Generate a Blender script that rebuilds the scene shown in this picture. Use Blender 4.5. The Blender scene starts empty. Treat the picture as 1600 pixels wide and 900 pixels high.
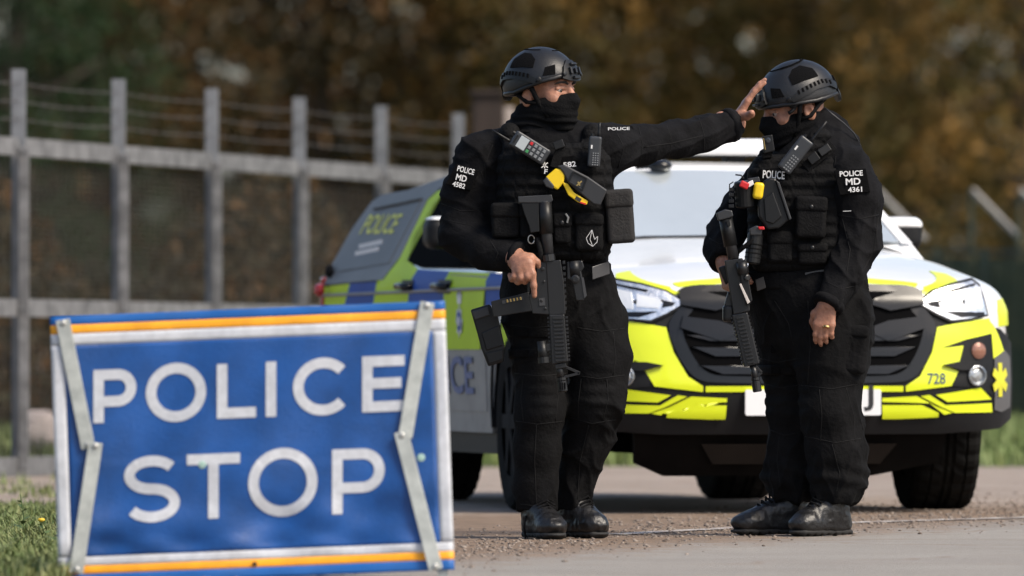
import bpy, bmesh, math, random
import numpy as np
from mathutils import Vector, Matrix, noise as mnoise
random.seed(7); rng = np.random.default_rng(7)
R = math.radians
SC = bpy.context.scene
COL = SC.collection

# ------------------------------------------------------------------ camera, world, sun, exposure
K = 2.5
F = 8300.0 * K / 1600.0        # focal length in units of the picture width
CAM_H = 0.95
cam_data = bpy.data.cameras.new('camera'); cam = bpy.data.objects.new('camera', cam_data); COL.objects.link(cam)
cam.location = (0, 0, CAM_H); cam.rotation_euler = (R(90), 0, 0)
cam_data.sensor_width = 36.0; cam_data.lens = 36.0 * F
cam_data.clip_start = 0.5; cam_data.clip_end = 3000
cam_data.dof.use_dof = True; cam_data.dof.focus_distance = 50.0; cam_data.dof.aperture_fstop = 4.6
SC.camera = cam

SUN_EL, SUN_AZ = 47.0, 124.0   # azimuth clockwise from +Y (the viewing direction): from the right, a little on the camera's side
world = bpy.data.worlds.new('World'); SC.world = world; world.use_nodes = True
wn = world.node_tree; bgn = wn.nodes['Background']
sky = wn.nodes.new('ShaderNodeTexSky'); sky.sky_type = 'NISHITA'; sky.sun_disc = False
sky.sun_elevation = R(SUN_EL); sky.sun_rotation = R(SUN_AZ); sky.air_density = 0.9; sky.dust_density = 2.4; sky.ozone_density = 0.0
wn.links.new(sky.outputs[0], bgn.inputs[0]); bgn.inputs[1].default_value = 0.125
sl = bpy.data.lights.new('sun', 'SUN'); sl.energy = 2.6; sl.angle = R(18); sl.color = (1.0, 0.90, 0.76)
sun = bpy.data.objects.new('sun', sl); COL.objects.link(sun)
sdir = Vector((math.sin(R(SUN_AZ)) * math.cos(R(SUN_EL)), math.cos(R(SUN_AZ)) * math.cos(R(SUN_EL)), math.sin(R(SUN_EL))))
sun.rotation_euler = (-sdir).to_track_quat('-Z', 'Y').to_euler(); sun.location = sdir * 50
vs = SC.view_settings; vs.view_transform = 'Standard'; vs.look = 'None'; vs.gamma = 1.0; vs.use_curve_mapping = False
vs.exposure = 0.62
SC.render.engine = 'CYCLES'
SC.cycles.use_denoising = True
try: SC.cycles.denoiser = 'OPENIMAGEDENOISE'
except Exception: pass
SC.cycles.max_bounces = 6; SC.cycles.transparent_max_bounces = 8

# ------------------------------------------------------------------ helpers
FP = 8300.0
def W(px, py, d):
    """point at distance K*d whose direction is that of photo pixel (px, py)"""
    return Vector(((px - 800.0) / FP * d, d * K, CAM_H - (py - 450.0) / FP * d))
def WR(px, py, Y): return W(px, py, Y / K)
BASE = {}
def tag(o, label=None, cat=None, group=None, kind=None):
    if label: o['label'] = label
    if cat: o['category'] = cat
    if group: o['group'] = group
    if kind: o['kind'] = kind
    return o
def thing(name, loc, label, cat, group=None):
    o = bpy.data.objects.new(name, None); COL.objects.link(o); o.location = loc; o.empty_display_size = 0.1
    BASE[o.name] = Vector(loc); return tag(o, label, cat, group)
def mesh_np(name, V, Fc):
    me = bpy.data.meshes.new(name); V = np.asarray(V, dtype=np.float32)
    if isinstance(Fc, np.ndarray):
        n, k = Fc.shape
        me.vertices.add(len(V)); me.vertices.foreach_set('co', V.ravel())
        me.loops.add(n * k); me.loops.foreach_set('vertex_index', Fc.astype(np.int32).ravel())
        me.polygons.add(n); me.polygons.foreach_set('loop_start', np.arange(0, n * k, k, dtype=np.int32))
        me.polygons.foreach_set('loop_total', np.full(n, k, dtype=np.int32)); me.update(calc_edges=True)
    else:
        me.from_pydata([tuple(map(float, v)) for v in V], [], Fc); me.update()
    return me
class MB:
    """collects shapes (world coordinates) that become ONE mesh"""
    def __init__(s): s.v = []; s.f = []
    def add(s, vs, fs):
        o = len(s.v); s.v += [tuple(p) for p in vs]; s.f += [tuple(i + o for i in f) for f in fs]; return s
    def box(s, c, size, m=None):
        c = Vector(c); hx, hy, hz = (q / 2 for q in size); m = m or Matrix.Identity(3)
        vs = [c + m @ Vector((x * hx, y * hy, z * hz)) for x in (-1, 1) for y in (-1, 1) for z in (-1, 1)]
        return s.add(vs, [(0, 1, 3, 2), (4, 6, 7, 5), (0, 4, 5, 1), (2, 3, 7, 6), (0, 2, 6, 4), (1, 5, 7, 3)])
    def bar(s, a, b, w, t, up=(0, 0, 1)):
        """square bar from a to b, w across, t along up-ish"""
        a, b = Vector(a), Vector(b); ax = (b - a).normalized(); u = Vector(up); sd = ax.cross(u)
        if sd.length < 1e-4: sd = ax.cross(Vector((1, 0, 0)))
        sd.normalize(); u = sd.cross(ax)
        vs = [p + sd * (i * w / 2) + u * (j * t / 2) for p in (a, b) for i, j in ((-1, -1), (1, -1), (1, 1), (-1, 1))]
        return s.add(vs, [(3, 2, 1, 0), (4, 5, 6, 7), (0, 1, 5, 4), (1, 2, 6, 5), (2, 3, 7, 6), (3, 0, 4, 7)])
    def tube(s, pts, r, n=10, cap=True):
        pts = [Vector(p) for p in pts]; rs = r if isinstance(r, (list, tuple)) else [r] * len(pts)
        vs = []; fs = []; ref = None
        for i, p in enumerate(pts):
            t = (pts[min(i + 1, len(pts) - 1)] - pts[max(i - 1, 0)]).normalized()
            if ref is None: ref = t.orthogonal()
            ref = (ref - t * ref.dot(t)).normalized(); b = t.cross(ref)
            for k in range(n):
                a = 2 * math.pi * k / n; vs.append(p + (ref * math.cos(a) + b * math.sin(a)) * rs[i])
        for i in range(len(pts) - 1):
            for k in range(n):
                k2 = (k + 1) % n; fs.append((i * n + k, i * n + k2, (i + 1) * n + k2, (i + 1) * n + k))
        if cap: fs.append(tuple(reversed(range(n)))); fs.append(tuple(range((len(pts) - 1) * n, len(pts) * n)))
        return s.add(vs, fs)
    def prism(s, pts, off):
        """closed outline extruded by the vector off"""
        n = len(pts); off = Vector(off); pts = [Vector(p) for p in pts]
        return s.add(pts + [p + off for p in pts], [tuple(reversed(range(n))), tuple(range(n, 2 * n))] + [(i, (i + 1) % n, n + (i + 1) % n, n + i) for i in range(n)])
    def lathe(s, a, axis, prof, n=20, ref=None):
        """profile [(along, radius)] turned about axis from a"""
        a = Vector(a); ax = Vector(axis).normalized(); ref = ax.orthogonal().normalized(); b = ax.cross(ref); vs = []; fs = []
        for (h, r) in prof:
            for k in range(n):
                t = 2 * math.pi * k / n; vs.append(a + ax * h + (ref * math.cos(t) + b * math.sin(t)) * r)
        m = len(prof)
        for i in range(m - 1):
            for k in range(n):
                k2 = (k + 1) % n; fs.append((i * n + k, i * n + k2, (i + 1) * n + k2, (i + 1) * n + k))
        fs.append(tuple(reversed(range(n)))); fs.append(tuple(range((m - 1) * n, m * n)))
        return s.add(vs, fs)
    def build(s, name, mat, parent=None, bevel=0, smooth=False, seg=2, fix=True):
        return obj(name, mesh_np(name, np.array([tuple(p) for p in s.v], dtype=np.float32).reshape(-1, 3), s.f), mat, parent, bevel, smooth, seg, fix)
def base_of(p):
    while p is not None:
        if p.name in BASE: return BASE[p.name]
        p = p.parent
    return Vector((0, 0, 0))
def obj(name, me, mat, parent=None, bevel=0, smooth=False, seg=2, fix=True):
    """links one mesh (world coordinates) under parent"""
    o = bpy.data.objects.new(name, me); COL.objects.link(o)
    if mat is not None:
        for m in (mat if isinstance(mat, (list, tuple)) else [mat]): me.materials.append(m)
    if parent is not None:
        me.transform(Matrix.Translation(-base_of(parent))); o.parent = parent
    if fix:
        bm = bmesh.new(); bm.from_mesh(me); bmesh.ops.recalc_face_normals(bm, faces=bm.faces); bm.to_mesh(me); bm.free()
    if smooth: me.polygons.foreach_set('use_smooth', np.ones(len(me.polygons), dtype=bool))
    if bevel:
        b = o.modifiers.new('bevel', 'BEVEL'); b.width = bevel; b.segments = seg; b.limit_method = 'ANGLE'; b.angle_limit = R(35); b.harden_normals = False
    return o
def text_mesh(txt, size=1.0, bold=0.0, spacing=1.0, shear=0.0):
    """outline lettering as flat 2-D faces; returns (verts Nx2, faces) with the origin at the lower left, scaled so the capital height is size"""
    cu = bpy.data.curves.new('lettering', 'FONT'); cu.body = txt; cu.size = 1.0; cu.offset = bold; cu.space_character = spacing; cu.shear = shear
    cu.resolution_u = 3; cu.fill_mode = 'FRONT' if hasattr(cu, 'fill_mode') else cu.fill_mode
    o = bpy.data.objects.new('lettering', cu); COL.objects.link(o)
    dg = bpy.context.evaluated_depsgraph_get(); me = bpy.data.meshes.new_from_object(o.evaluated_get(dg))
    V = np.array([v.co[:2] for v in me.vertices]); fs = [tuple(p.vertices) for p in me.polygons]
    bpy.data.objects.remove(o); bpy.data.curves.remove(cu); bpy.data.meshes.remove(me)
    V = V - V.min(0); V *= size / 0.70
    return V, fs
def text_on(mb, txt, o, ux, uy, height, bold=0.012, center=True, spacing=1.0, fn=None, width=None):
    V, fs = text_mesh(txt, height, bold, spacing)
    w = V[:, 0].max()
    if width: V[:, 0] *= width / w; w = width
    if center: V[:, 0] -= w / 2; V[:, 1] -= V[:, 1].max() / 2
    o, ux, uy = Vector(o), Vector(ux).normalized(), Vector(uy).normalized()
    pts = [fn(x, y) if fn else o + ux * float(x) + uy * float(y) for x, y in V]
    mb.add(pts, fs)

# ---- materials
MATS = {}
def mat(name, col, rough=0.6, metal=0.0, var=0.0, vscale=8.0, bump=0.0, bscale=60.0, spec=0.5, col2=None, coat=0.0, detail=4.0, rvar=0.0, stretch=None, sheen=0.0, thresh=(0.35, 0.65)):
    if name in MATS: return MATS[name]
    m = bpy.data.materials.new(name); m.use_nodes = True; nt = m.node_tree; p = nt.nodes['Principled BSDF']
    c = (*col, 1.0); p.inputs['Base Color'].default_value = c; p.inputs['Roughness'].default_value = rough; p.inputs['Metallic'].default_value = metal
    p.inputs['Specular IOR Level'].default_value = spec; p.inputs['Coat Weight'].default_value = coat; p.inputs['Coat Roughness'].default_value = 0.05
    p.inputs['Sheen Weight'].default_value = sheen; p.inputs['Sheen Roughness'].default_value = 0.5
    tc = nt.nodes.new('ShaderNodeTexCoord'); src = tc.outputs['Object']
    if stretch:
        mp = nt.nodes.new('ShaderNodeMapping'); mp.inputs['Scale'].default_value = stretch; nt.links.new(src, mp.inputs[0]); src = mp.outputs[0]
    if var or col2 or rvar:
        n = nt.nodes.new('ShaderNodeTexNoise'); n.inputs['Scale'].default_value = vscale; n.inputs['Detail'].default_value = detail; n.inputs['Roughness'].default_value = 0.6
        nt.links.new(src, n.inputs['Vector'])
        r = nt.nodes.new('ShaderNodeValToRGB'); r.color_ramp.elements[0].position = thresh[0]; r.color_ramp.elements[1].position = thresh[1]
        if col2: r.color_ramp.elements[0].color = c; r.color_ramp.elements[1].color = (*col2, 1)
        else:
            r.color_ramp.elements[0].color = (*[q * (1 - var) for q in col], 1); r.color_ramp.elements[1].color = (*[min(1, q * (1 + var)) for q in col], 1)
        nt.links.new(n.outputs['Fac'], r.inputs[0]); nt.links.new(r.outputs[0], p.inputs['Base Color'])
        if rvar:
            mr = nt.nodes.new('ShaderNodeMapRange'); mr.inputs[3].default_value = max(0.02, rough - rvar); mr.inputs[4].default_value = min(1, rough + rvar)
            nt.links.new(n.outputs['Fac'], mr.inputs[0]); nt.links.new(mr.outputs[0], p.inputs['Roughness'])
    if bump:
        n2 = nt.nodes.new('ShaderNodeTexNoise'); n2.inputs['Scale'].default_value = bscale; n2.inputs['Detail'].default_value = 5; nt.links.new(src, n2.inputs['Vector'])
        b = nt.nodes.new('ShaderNodeBump'); b.inputs['Strength'].default_value = bump; b.inputs['Distance'].default_value = 0.01
        nt.links.new(n2.outputs['Fac'], b.inputs['Height']); nt.links.new(b.outputs[0], p.inputs['Normal'])
    MATS[name] = m; return m

# ---- signed-distance modelling (smooth, continuous bodies and clothes)
def vnoise(P, seed=0):
    """value noise on points Nx3, range -1..1"""
    P = np.asarray(P, dtype=np.float64); i = np.floor(P).astype(np.int64); f = P - i; f = f * f * (3 - 2 * f); out = 0
    def h(a, b, c):
        n = (a * 374761393 + b * 668265263 + c * 2147483647 + seed * 974634777) & 0xffffffff
        n = ((n ^ (n >> 13)) * 1274126177) & 0xffffffff; n = (n ^ (n >> 16)) & 0xffff
        return n / 32767.5 - 1
    for dx in (0, 1):
        for dy in (0, 1):
            for dz in (0, 1):
                w = (f[:, 0] if dx else 1 - f[:, 0]) * (f[:, 1] if dy else 1 - f[:, 1]) * (f[:, 2] if dz else 1 - f[:, 2])
                out = out + w * h(i[:, 0] + dx, i[:, 1] + dy, i[:, 2] + dz)
    return out
def fbm(P, octs=3, seed=0):
    s = 0; a = 1; t = 0; P = np.asarray(P)
    for o in range(octs): s = s + a * vnoise(P * 2 ** o, seed + o); t += a; a *= 0.5
    return s / t
class SDF:
    def __init__(s): s.p = []
    def cone(s, a, b, r1, r2, k=0.03, sq=None, op='u'):
        """tapered capsule; sq=(axis, factor): thickness along axis times factor"""
        a, b = np.array(a, float), np.array(b, float); rm = max(r1, r2) * (max(1, sq[1]) if sq else 1)
        def fn(P):
            Q = P - a; ab = b - a
            if sq is not None:
                ax = np.array(sq[0], float); ax /= np.linalg.norm(ax); g = 1.0 / sq[1] - 1.0
                Q = Q + (Q @ ax)[:, None] * ax * g; ab = ab + (ab @ ax) * ax * g
            t = np.clip((Q @ ab) / max(ab @ ab, 1e-9), 0, 1)
            d = np.linalg.norm(Q - t[:, None] * ab, axis=1) - (r1 + (r2 - r1) * t)
            return d * (min(1, sq[1]) if sq is not None else 1)
        s.p.append((fn, np.minimum(a, b) - rm, np.maximum(a, b) + rm, k, op)); return s
    def ell(s, c, r, k=0.03, rot=None, op='u'):
        c = np.array(c, float); r = np.array(r, float); M = np.array(rot, float) if rot is not None else np.eye(3); rm = r.max()
        def fn(P):
            Q = (P - c) @ M; k0 = np.linalg.norm(Q / r, axis=1); k1 = np.linalg.norm(Q / (r * r), axis=1)
            return k0 * (k0 - 1) / np.maximum(k1, 1e-6)
        s.p.append((fn, c - rm, c + rm, k, op)); return s
    def box(s, c, half, rr=0.01, k=0.01, rot=None, op='u'):
        c = np.array(c, float); h = np.array(half, float) - rr; M = np.array(rot, float) if rot is not None else np.eye(3); rm = np.linalg.norm(half)
        def fn(P):
            q = np.abs((P - c) @ M) - h
            return np.linalg.norm(np.maximum(q, 0), axis=1) + np.minimum(q.max(axis=1), 0) - rr
        s.p.append((fn, c - rm, c + rm, k, op)); return s
    def plane(s, pt, n, k=0.004):
        """cut away what lies beyond the plane (on the side of n)"""
        pt, n = np.array(pt, float), np.array(n, float); n /= np.linalg.norm(n)
        s.p.append((lambda P: (P - pt) @ n, None, None, k, 'cut')); return s
    def cut_at(s, pt, d, half=.11, k=.004):
        """trim a sleeve: remove a block just beyond pt in direction d"""
        d = Vector(d).normalized(); a = d.orthogonal().normalized(); b = d.cross(a)
        return s.box(np.array(pt) + np.array(d) * half, (half, half, half), .002, k, np.array([d, a, b]).T, 's')
    def field(s, lo, hi, h):
        n = np.ceil((hi - lo) / h).astype(int) + 1; D = np.full(n, 0.2, dtype=np.float64)
        ax = [lo[i] + h * np.arange(n[i]) for i in range(3)]
        for fn, a, b, k, op in s.p:
            if a is None: i0 = np.zeros(3, int); i1 = n
            else:
                mg = 0.06 + k; i0 = np.clip(np.floor((a - mg - lo) / h).astype(int), 0, n); i1 = np.clip(np.ceil((b + mg - lo) / h).astype(int) + 1, 0, n)
            if (i1 <= i0).any(): continue
            g = np.meshgrid(*[ax[j][i0[j]:i1[j]] for j in range(3)], indexing='ij'); P = np.stack([q.ravel() for q in g], 1)
            sl = tuple(slice(i0[j], i1[j]) for j in range(3)); d = fn(P).reshape(g[0].shape); o = D[sl]
            if op == 'u': t = np.clip(0.5 + 0.5 * (o - d) / k, 0, 1); D[sl] = o * (1 - t) + d * t - k * t * (1 - t)
            else:
                if op == 's': d = -d
                t = np.clip(0.5 - 0.5 * (o - d) / k, 0, 1); D[sl] = o * (1 - t) + d * t + k * t * (1 - t)
        return D
    def mesh(s, h=0.007, lo=None, hi=None):
        A = np.min([q[1] for q in s.p if q[1] is not None and q[4] == 'u'], 0) - 3 * h if lo is None else np.array(lo, float)
        B = np.max([q[2] for q in s.p if q[2] is not None and q[4] == 'u'], 0) + 3 * h if hi is None else np.array(hi, float)
        D = s.field(A, B, h); D[0], D[-1] = 0.1, 0.1; D[:, 0], D[:, -1] = 0.1, 0.1; D[:, :, 0], D[:, :, -1] = 0.1, 0.1
        return surface_net(D, A, h)
def surface_net(D, lo, h):
    ins = D < 0; n = np.array(D.shape); c = n - 1
    acc = np.zeros((*c, 3)); cnt = np.zeros(c)
    offs = [(i, j, k) for i in (0, 1) for j in (0, 1) for k in (0, 1)]
    def sub(o): return tuple(slice(o[q], o[q] + c[q]) for q in range(3))
    for o in offs:
        for axis in range(3):
            if o[axis]: continue
            o2 = list(o); o2[axis] = 1; a, b = D[sub(o)], D[sub(o2)]; x = (a < 0) != (b < 0)
            t = np.where(x, a / np.where(x, a - b, 1), 0)
            for q in range(3): acc[..., q] += np.where(x, o[q] + (t if q == axis else 0), 0)
            cnt += x
    m = cnt > 0; idx = -np.ones(c, dtype=np.int64); idx[m] = np.arange(m.sum())
    cell = np.stack(np.nonzero(m), 1); V = lo + h * (cell + acc[m] / cnt[m][:, None])
    quads = []
    for axis in range(3):
        u, w = [(1, 2), (2, 0), (0, 1)][axis]; s0 = [slice(1, -1)] * 3; s0[axis] = slice(0, -1); s1 = list(s0); s1[axis] = slice(1, None)
        a, b = ins[tuple(s0)], ins[tuple(s1)]; x = a != b; pos = np.stack(np.nonzero(x), 1)
        if not len(pos): continue
        pos = pos + np.array([0 if q == axis else 1 for q in range(3)]); fl = a[x]
        def gi(du, dw):
            p = pos.copy(); p[:, u] -= du; p[:, w] -= dw; return idx[p[:, 0], p[:, 1], p[:, 2]]
        q = np.stack([gi(0, 0), gi(1, 0), gi(1, 1), gi(0, 1)], 1); q[~fl] = q[~fl][:, ::-1]; quads.append(q)
    Q = np.concatenate(quads); return V, Q[(Q >= 0).all(1)]
from mathutils.bvhtree import BVHTree
def surface_of(o):
    """ray-castable copy of a finished part, in world coordinates"""
    b = base_of(o.parent); return BVHTree.FromPolygons([v.co + b for v in o.data.vertices], [tuple(p.vertices) for p in o.data.polygons])
def seam(bvh, path, r, name, m, parent, step=6.0, lift=-.0007):
    """raised stitched seam that lies on the surface along a path of photo pixels"""
    pts = []
    for (x0, y0), (x1, y1) in zip(path[:-1], path[1:]):
        n = max(2, int(math.hypot(x1 - x0, y1 - y0) / step))
        for k in range(n + (1 if (x1, y1) == path[-1] else 0)):
            t = k / n; d = (W(x0 + (x1 - x0) * t, y0 + (y1 - y0) * t, 20) - Vector((0, 0, CAM_H))).normalized(); h = bvh.ray_cast(Vector((0, 0, CAM_H)), d)
            if h[0] is not None: pts.append(h[0] + h[1] * lift)
    if len(pts) > 1: return MB().tube(pts, r, 6).build(name, m, parent, smooth=True)
def vert_normals(V, Q):
    n = np.cross(V[Q[:, 2]] - V[Q[:, 0]], V[Q[:, 3]] - V[Q[:, 1]]); N = np.zeros_like(V)
    for k in range(4): np.add.at(N, Q[:, k], n)
    return N / np.maximum(np.linalg.norm(N, axis=1), 1e-9)[:, None]
def relax(V, Q, it=1):
    for _ in range(it):
        S = np.zeros_like(V); c = np.zeros(len(V))
        for a, b in ((0, 1), (1, 2), (2, 3), (3, 0)):
            np.add.at(S, Q[:, a], V[Q[:, b]]); np.add.at(c, Q[:, a], 1); np.add.at(S, Q[:, b], V[Q[:, a]]); np.add.at(c, Q[:, b], 1)
        V = 0.5 * V + 0.5 * S / c[:, None]
    return V
def sdf_obj(name, sd, mat_, parent, h=0.007, disp=None, it=1, lo=None, hi=None):
    V, Q = sd.mesh(h, lo, hi); V = relax(V, Q, it)
    if disp is not None: V = V + vert_normals(V, Q) * disp(V)[:, None]
    return obj(name, mesh_np(name, V, Q), mat_, parent, 0, True, fix=False)
# ------------------------------------------------------------------ materials of the setting
def ground_mat(name, c1, c2, c3, s1=1.2, s2=35.0, bump=0.6, rough=0.9):
    m = bpy.data.materials.new(name); m.use_nodes = True; nt = m.node_tree; p = nt.nodes['Principled BSDF']; p.inputs['Roughness'].default_value = rough
    p.inputs['Specular IOR Level'].default_value = 0.3
    tc = nt.nodes.new('ShaderNodeTexCoord')
    def nz(s, d=6): n = nt.nodes.new('ShaderNodeTexNoise'); n.inputs['Scale'].default_value = s; n.inputs['Detail'].default_value = d; n.inputs['Roughness'].default_value = 0.65; nt.links.new(tc.outputs['Object'], n.inputs['Vector']); return n
    a, b, c = nz(s1), nz(s2, 3), nz(s2 * 5, 2)
    r1 = nt.nodes.new('ShaderNodeValToRGB'); r1.color_ramp.elements[0].position = 0.38; r1.color_ramp.elements[1].position = 0.62
    r1.color_ramp.elements[0].color = (*c1, 1); r1.color_ramp.elements[1].color = (*c2, 1); nt.links.new(a.outputs['Fac'], r1.inputs[0])
    r2 = nt.nodes.new('ShaderNodeValToRGB'); r2.color_ramp.elements[0].position = 0.5; r2.color_ramp.elements[1].position = 0.72; r2.color_ramp.elements[0].color = (0, 0, 0, 1); r2.color_ramp.elements[1].color = (1, 1, 1, 1)
    nt.links.new(b.outputs['Fac'], r2.inputs[0])
    mx = nt.nodes.new('ShaderNodeMix'); mx.data_type = 'RGBA'; nt.links.new(r2.outputs[0], mx.inputs['Factor']); nt.links.new(r1.outputs[0], mx.inputs['A']); mx.inputs['B'].default_value = (*c3, 1)
    m3 = nt.nodes.new('ShaderNodeMix'); m3.data_type = 'RGBA'; m3.blend_type = 'OVERLAY'; m3.inputs['Factor'].default_value = 0.6
    nt.links.new(mx.outputs['Result'], m3.inputs['A']); nt.links.new(c.outputs['Fac'], m3.inputs['B']); nt.links.new(m3.outputs['Result'], p.inputs['Base Color'])
    ad = nt.nodes.new('ShaderNodeMath'); ad.operation = 'ADD'; nt.links.new(b.outputs['Fac'], ad.inputs[0]); nt.links.new(c.outputs['Fac'], ad.inputs[1])
    bp = nt.nodes.new('ShaderNodeBump'); bp.inputs['Strength'].default_value = bump; bp.inputs['Distance'].default_value = 0.012; nt.links.new(ad.outputs[0], bp.inputs['Height']); nt.links.new(bp.outputs[0], p.inputs['Normal'])
    return m
M_SOIL = ground_mat('soil', (0.10, 0.075, 0.055), (0.17, 0.13, 0.10), (0.22, 0.18, 0.15), 0.9, 30)
M_TAR = ground_mat('worn_tarmac', (0.30, 0.27, 0.24), (0.38, 0.35, 0.315), (0.44, 0.41, 0.375), 0.7, 60, 0.5)
M_TAR2 = ground_mat('dusty_tarmac', (0.30, 0.245, 0.205), (0.38, 0.315, 0.27), (0.42, 0.36, 0.31), 0.6, 40, 0.5)
M_DIRT = ground_mat('gravelly_dirt', (0.12, 0.085, 0.06), (0.26, 0.205, 0.16), (0.32, 0.27, 0.22), 1.6, 45, 1.0)
M_TURF = ground_mat('turf', (0.045, 0.06, 0.02), (0.07, 0.08, 0.03), (0.12, 0.11, 0.05), 2, 20)

def sheet(name, outline, z, m, warp=0.0, seed=0, sub=0.25):
    """flat irregular-edged sheet from an outline of (X, Y)"""
    pts = []
    n = len(outline)
    for i in range(n):
        a, b = np.array(outline[i]), np.array(outline[(i + 1) % n]); k = max(1, int(np.linalg.norm(b - a) * 8 / sub))
        for j in range(min(k, 900)): pts.append(a + (b - a) * j / min(k, 900))
    P = np.array(pts) * np.array([1, K if name != 'ground' else 1]); Q = np.c_[P, np.zeros(len(P))]
    P = P + warp * np.c_[fbm(Q * 1.7, 5, seed), 2 * fbm(Q * 1.7, 5, seed + 9)]
    o = obj(name, mesh_np(name, np.c_[P, np.full(len(P), z)], [tuple(range(len(P)))]), m, fix=False)
    if o.data.polygons[0].normal.z < 0: o.data.flip_normals()
    return tag(o, kind='structure')
sheet('ground', [(-1500, -200), (1500, -200), (1500, 2500), (-1500, 2500)], 0.0, M_SOIL)
def road_mat():
    """one worn surface: road tarmac, gravelly dirt and the dusty apron run into each other along ragged borders"""
    m = bpy.data.materials.new('worn_road_surface'); m.use_nodes = True; nt = m.node_tree; p = nt.nodes['Principled BSDF']; p.inputs['Roughness'].default_value = 0.9; p.inputs['Specular IOR Level'].default_value = 0.3; L = nt.links.new
    tc = nt.nodes.new('ShaderNodeTexCoord'); sx = nt.nodes.new('ShaderNodeSeparateXYZ'); L(tc.outputs['Object'], sx.inputs[0])
    def M2(op, a, b=None, c=None):
        n = nt.nodes.new('ShaderNodeMath'); n.operation = op
        for i, q in enumerate((a, b, c)):
            if q is None: continue
            if isinstance(q, (int, float)): n.inputs[i].default_value = q
            else: L(q, n.inputs[i])
        return n.outputs[0]
    def nz(s, d=6, rg=.65): n = nt.nodes.new('ShaderNodeTexNoise'); n.inputs['Scale'].default_value = s; n.inputs['Detail'].default_value = d; n.inputs['Roughness'].default_value = rg; L(tc.outputs['Object'], n.inputs['Vector']); return n.outputs['Fac']
    def ramp(f, p0, p1, c0, c1):
        r = nt.nodes.new('ShaderNodeValToRGB'); e = r.color_ramp.elements; e[0].position, e[1].position = p0, p1; e[0].color, e[1].color = (*c0, 1), (*c1, 1); L(f, r.inputs[0]); return r.outputs[0]
    def mix(f, a, b, bl='MIX'):
        n = nt.nodes.new('ShaderNodeMix'); n.data_type = 'RGBA'; n.blend_type = bl
        if isinstance(f, (int, float)): n.inputs['Factor'].default_value = f
        else: L(f, n.inputs['Factor'])
        L(a, n.inputs['A']); L(b, n.inputs['B']); return n.outputs['Result']
    big, mid, fine, grit = nz(.8), nz(5, 8, .75), nz(60, 3), nz(260, 2)
    def step(slope, c, wid, amp):
        t = M2('MULTIPLY_ADD', sx.outputs[0], -slope, sx.outputs[1]); t = M2('SUBTRACT', t, c); t = M2('MULTIPLY_ADD', M2('SUBTRACT', mid, .5), amp, t); t = M2('MULTIPLY_ADD', M2('SUBTRACT', fine, .5), amp * .5, t)
        n = nt.nodes.new('ShaderNodeMapRange'); n.interpolation_type = 'SMOOTHSTEP'; L(t, n.inputs[0]); n.inputs[1].default_value = -wid; n.inputs[2].default_value = wid; return n.outputs[0]
    tar = ramp(big, .35, .65, (.31, .285, .255), (.40, .37, .335)); tar = mix(M2('MULTIPLY', ramp(fine, .40, .62, (0, 0, 0), (1, 1, 1)), .75), tar, ramp(grit, .32, .66, (.13, .115, .10), (.52, .49, .45))); tar = mix(M2('MULTIPLY', ramp(mid, .56, .70, (0, 0, 0), (1, 1, 1)), .35), tar, ramp(grit, .3, .7, (.16, .13, .105), (.30, .25, .21)))
    drt = ramp(mid, .35, .62, (.13, .085, .055), (.34, .245, .175)); drt = mix(M2('MULTIPLY', ramp(fine, .45, .65, (0, 0, 0), (1, 1, 1)), .6), drt, ramp(grit, .3, .7, (.14, .095, .07), (.38, .30, .235)))
    apr = ramp(big, .35, .65, (.345, .285, .24), (.43, .36, .31)); apr = mix(M2('MULTIPLY', ramp(mid, .5, .68, (0, 0, 0), (1, 1, 1)), .5), apr, drt)
    c = mix(step(3.68, 46.2, 1.4, 9.0), tar, drt); c = mix(step(.7, 55.6, 1.2, 7.0), c, apr)
    # cracks
    vo = nt.nodes.new('ShaderNodeTexVoronoi'); vo.feature = 'DISTANCE_TO_EDGE'; vo.inputs['Scale'].default_value = .35; mp = nt.nodes.new('ShaderNodeVectorMath'); mp.operation = 'MULTIPLY_ADD'; L(tc.outputs['Object'], mp.inputs[0]); mp.inputs[1].default_value = (1, 1, 1); nn = nt.nodes.new('ShaderNodeTexNoise'); nn.inputs['Scale'].default_value = 1.5; nn.inputs['Detail'].default_value = 6; L(tc.outputs['Object'], nn.inputs['Vector']); L(nn.outputs['Color'], mp.inputs[2]); L(mp.outputs[0], vo.inputs['Vector'])
    c = mix(ramp(vo.outputs['Distance'], .0, .012, (.55, .55, .55), (0, 0, 0)), c, drt)
    L(c, p.inputs['Base Color']); bp = nt.nodes.new('ShaderNodeBump'); bp.inputs['Strength'].default_value = .9; bp.inputs['Distance'].default_value = .015; L(M2('ADD', M2('ADD', fine, M2('MULTIPLY', grit, .6)), mid), bp.inputs['Height']); L(bp.outputs[0], p.inputs['Normal']); return m
sheet('road', [(-14, 4), (14, 4), (14, 27.7), (3.5, 28.0), (0.0, 28.0), (-2.6, 26.4), (-8, 24.4), (-14, 23)], 0.008, road_mat(), 0.1, 5)
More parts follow.
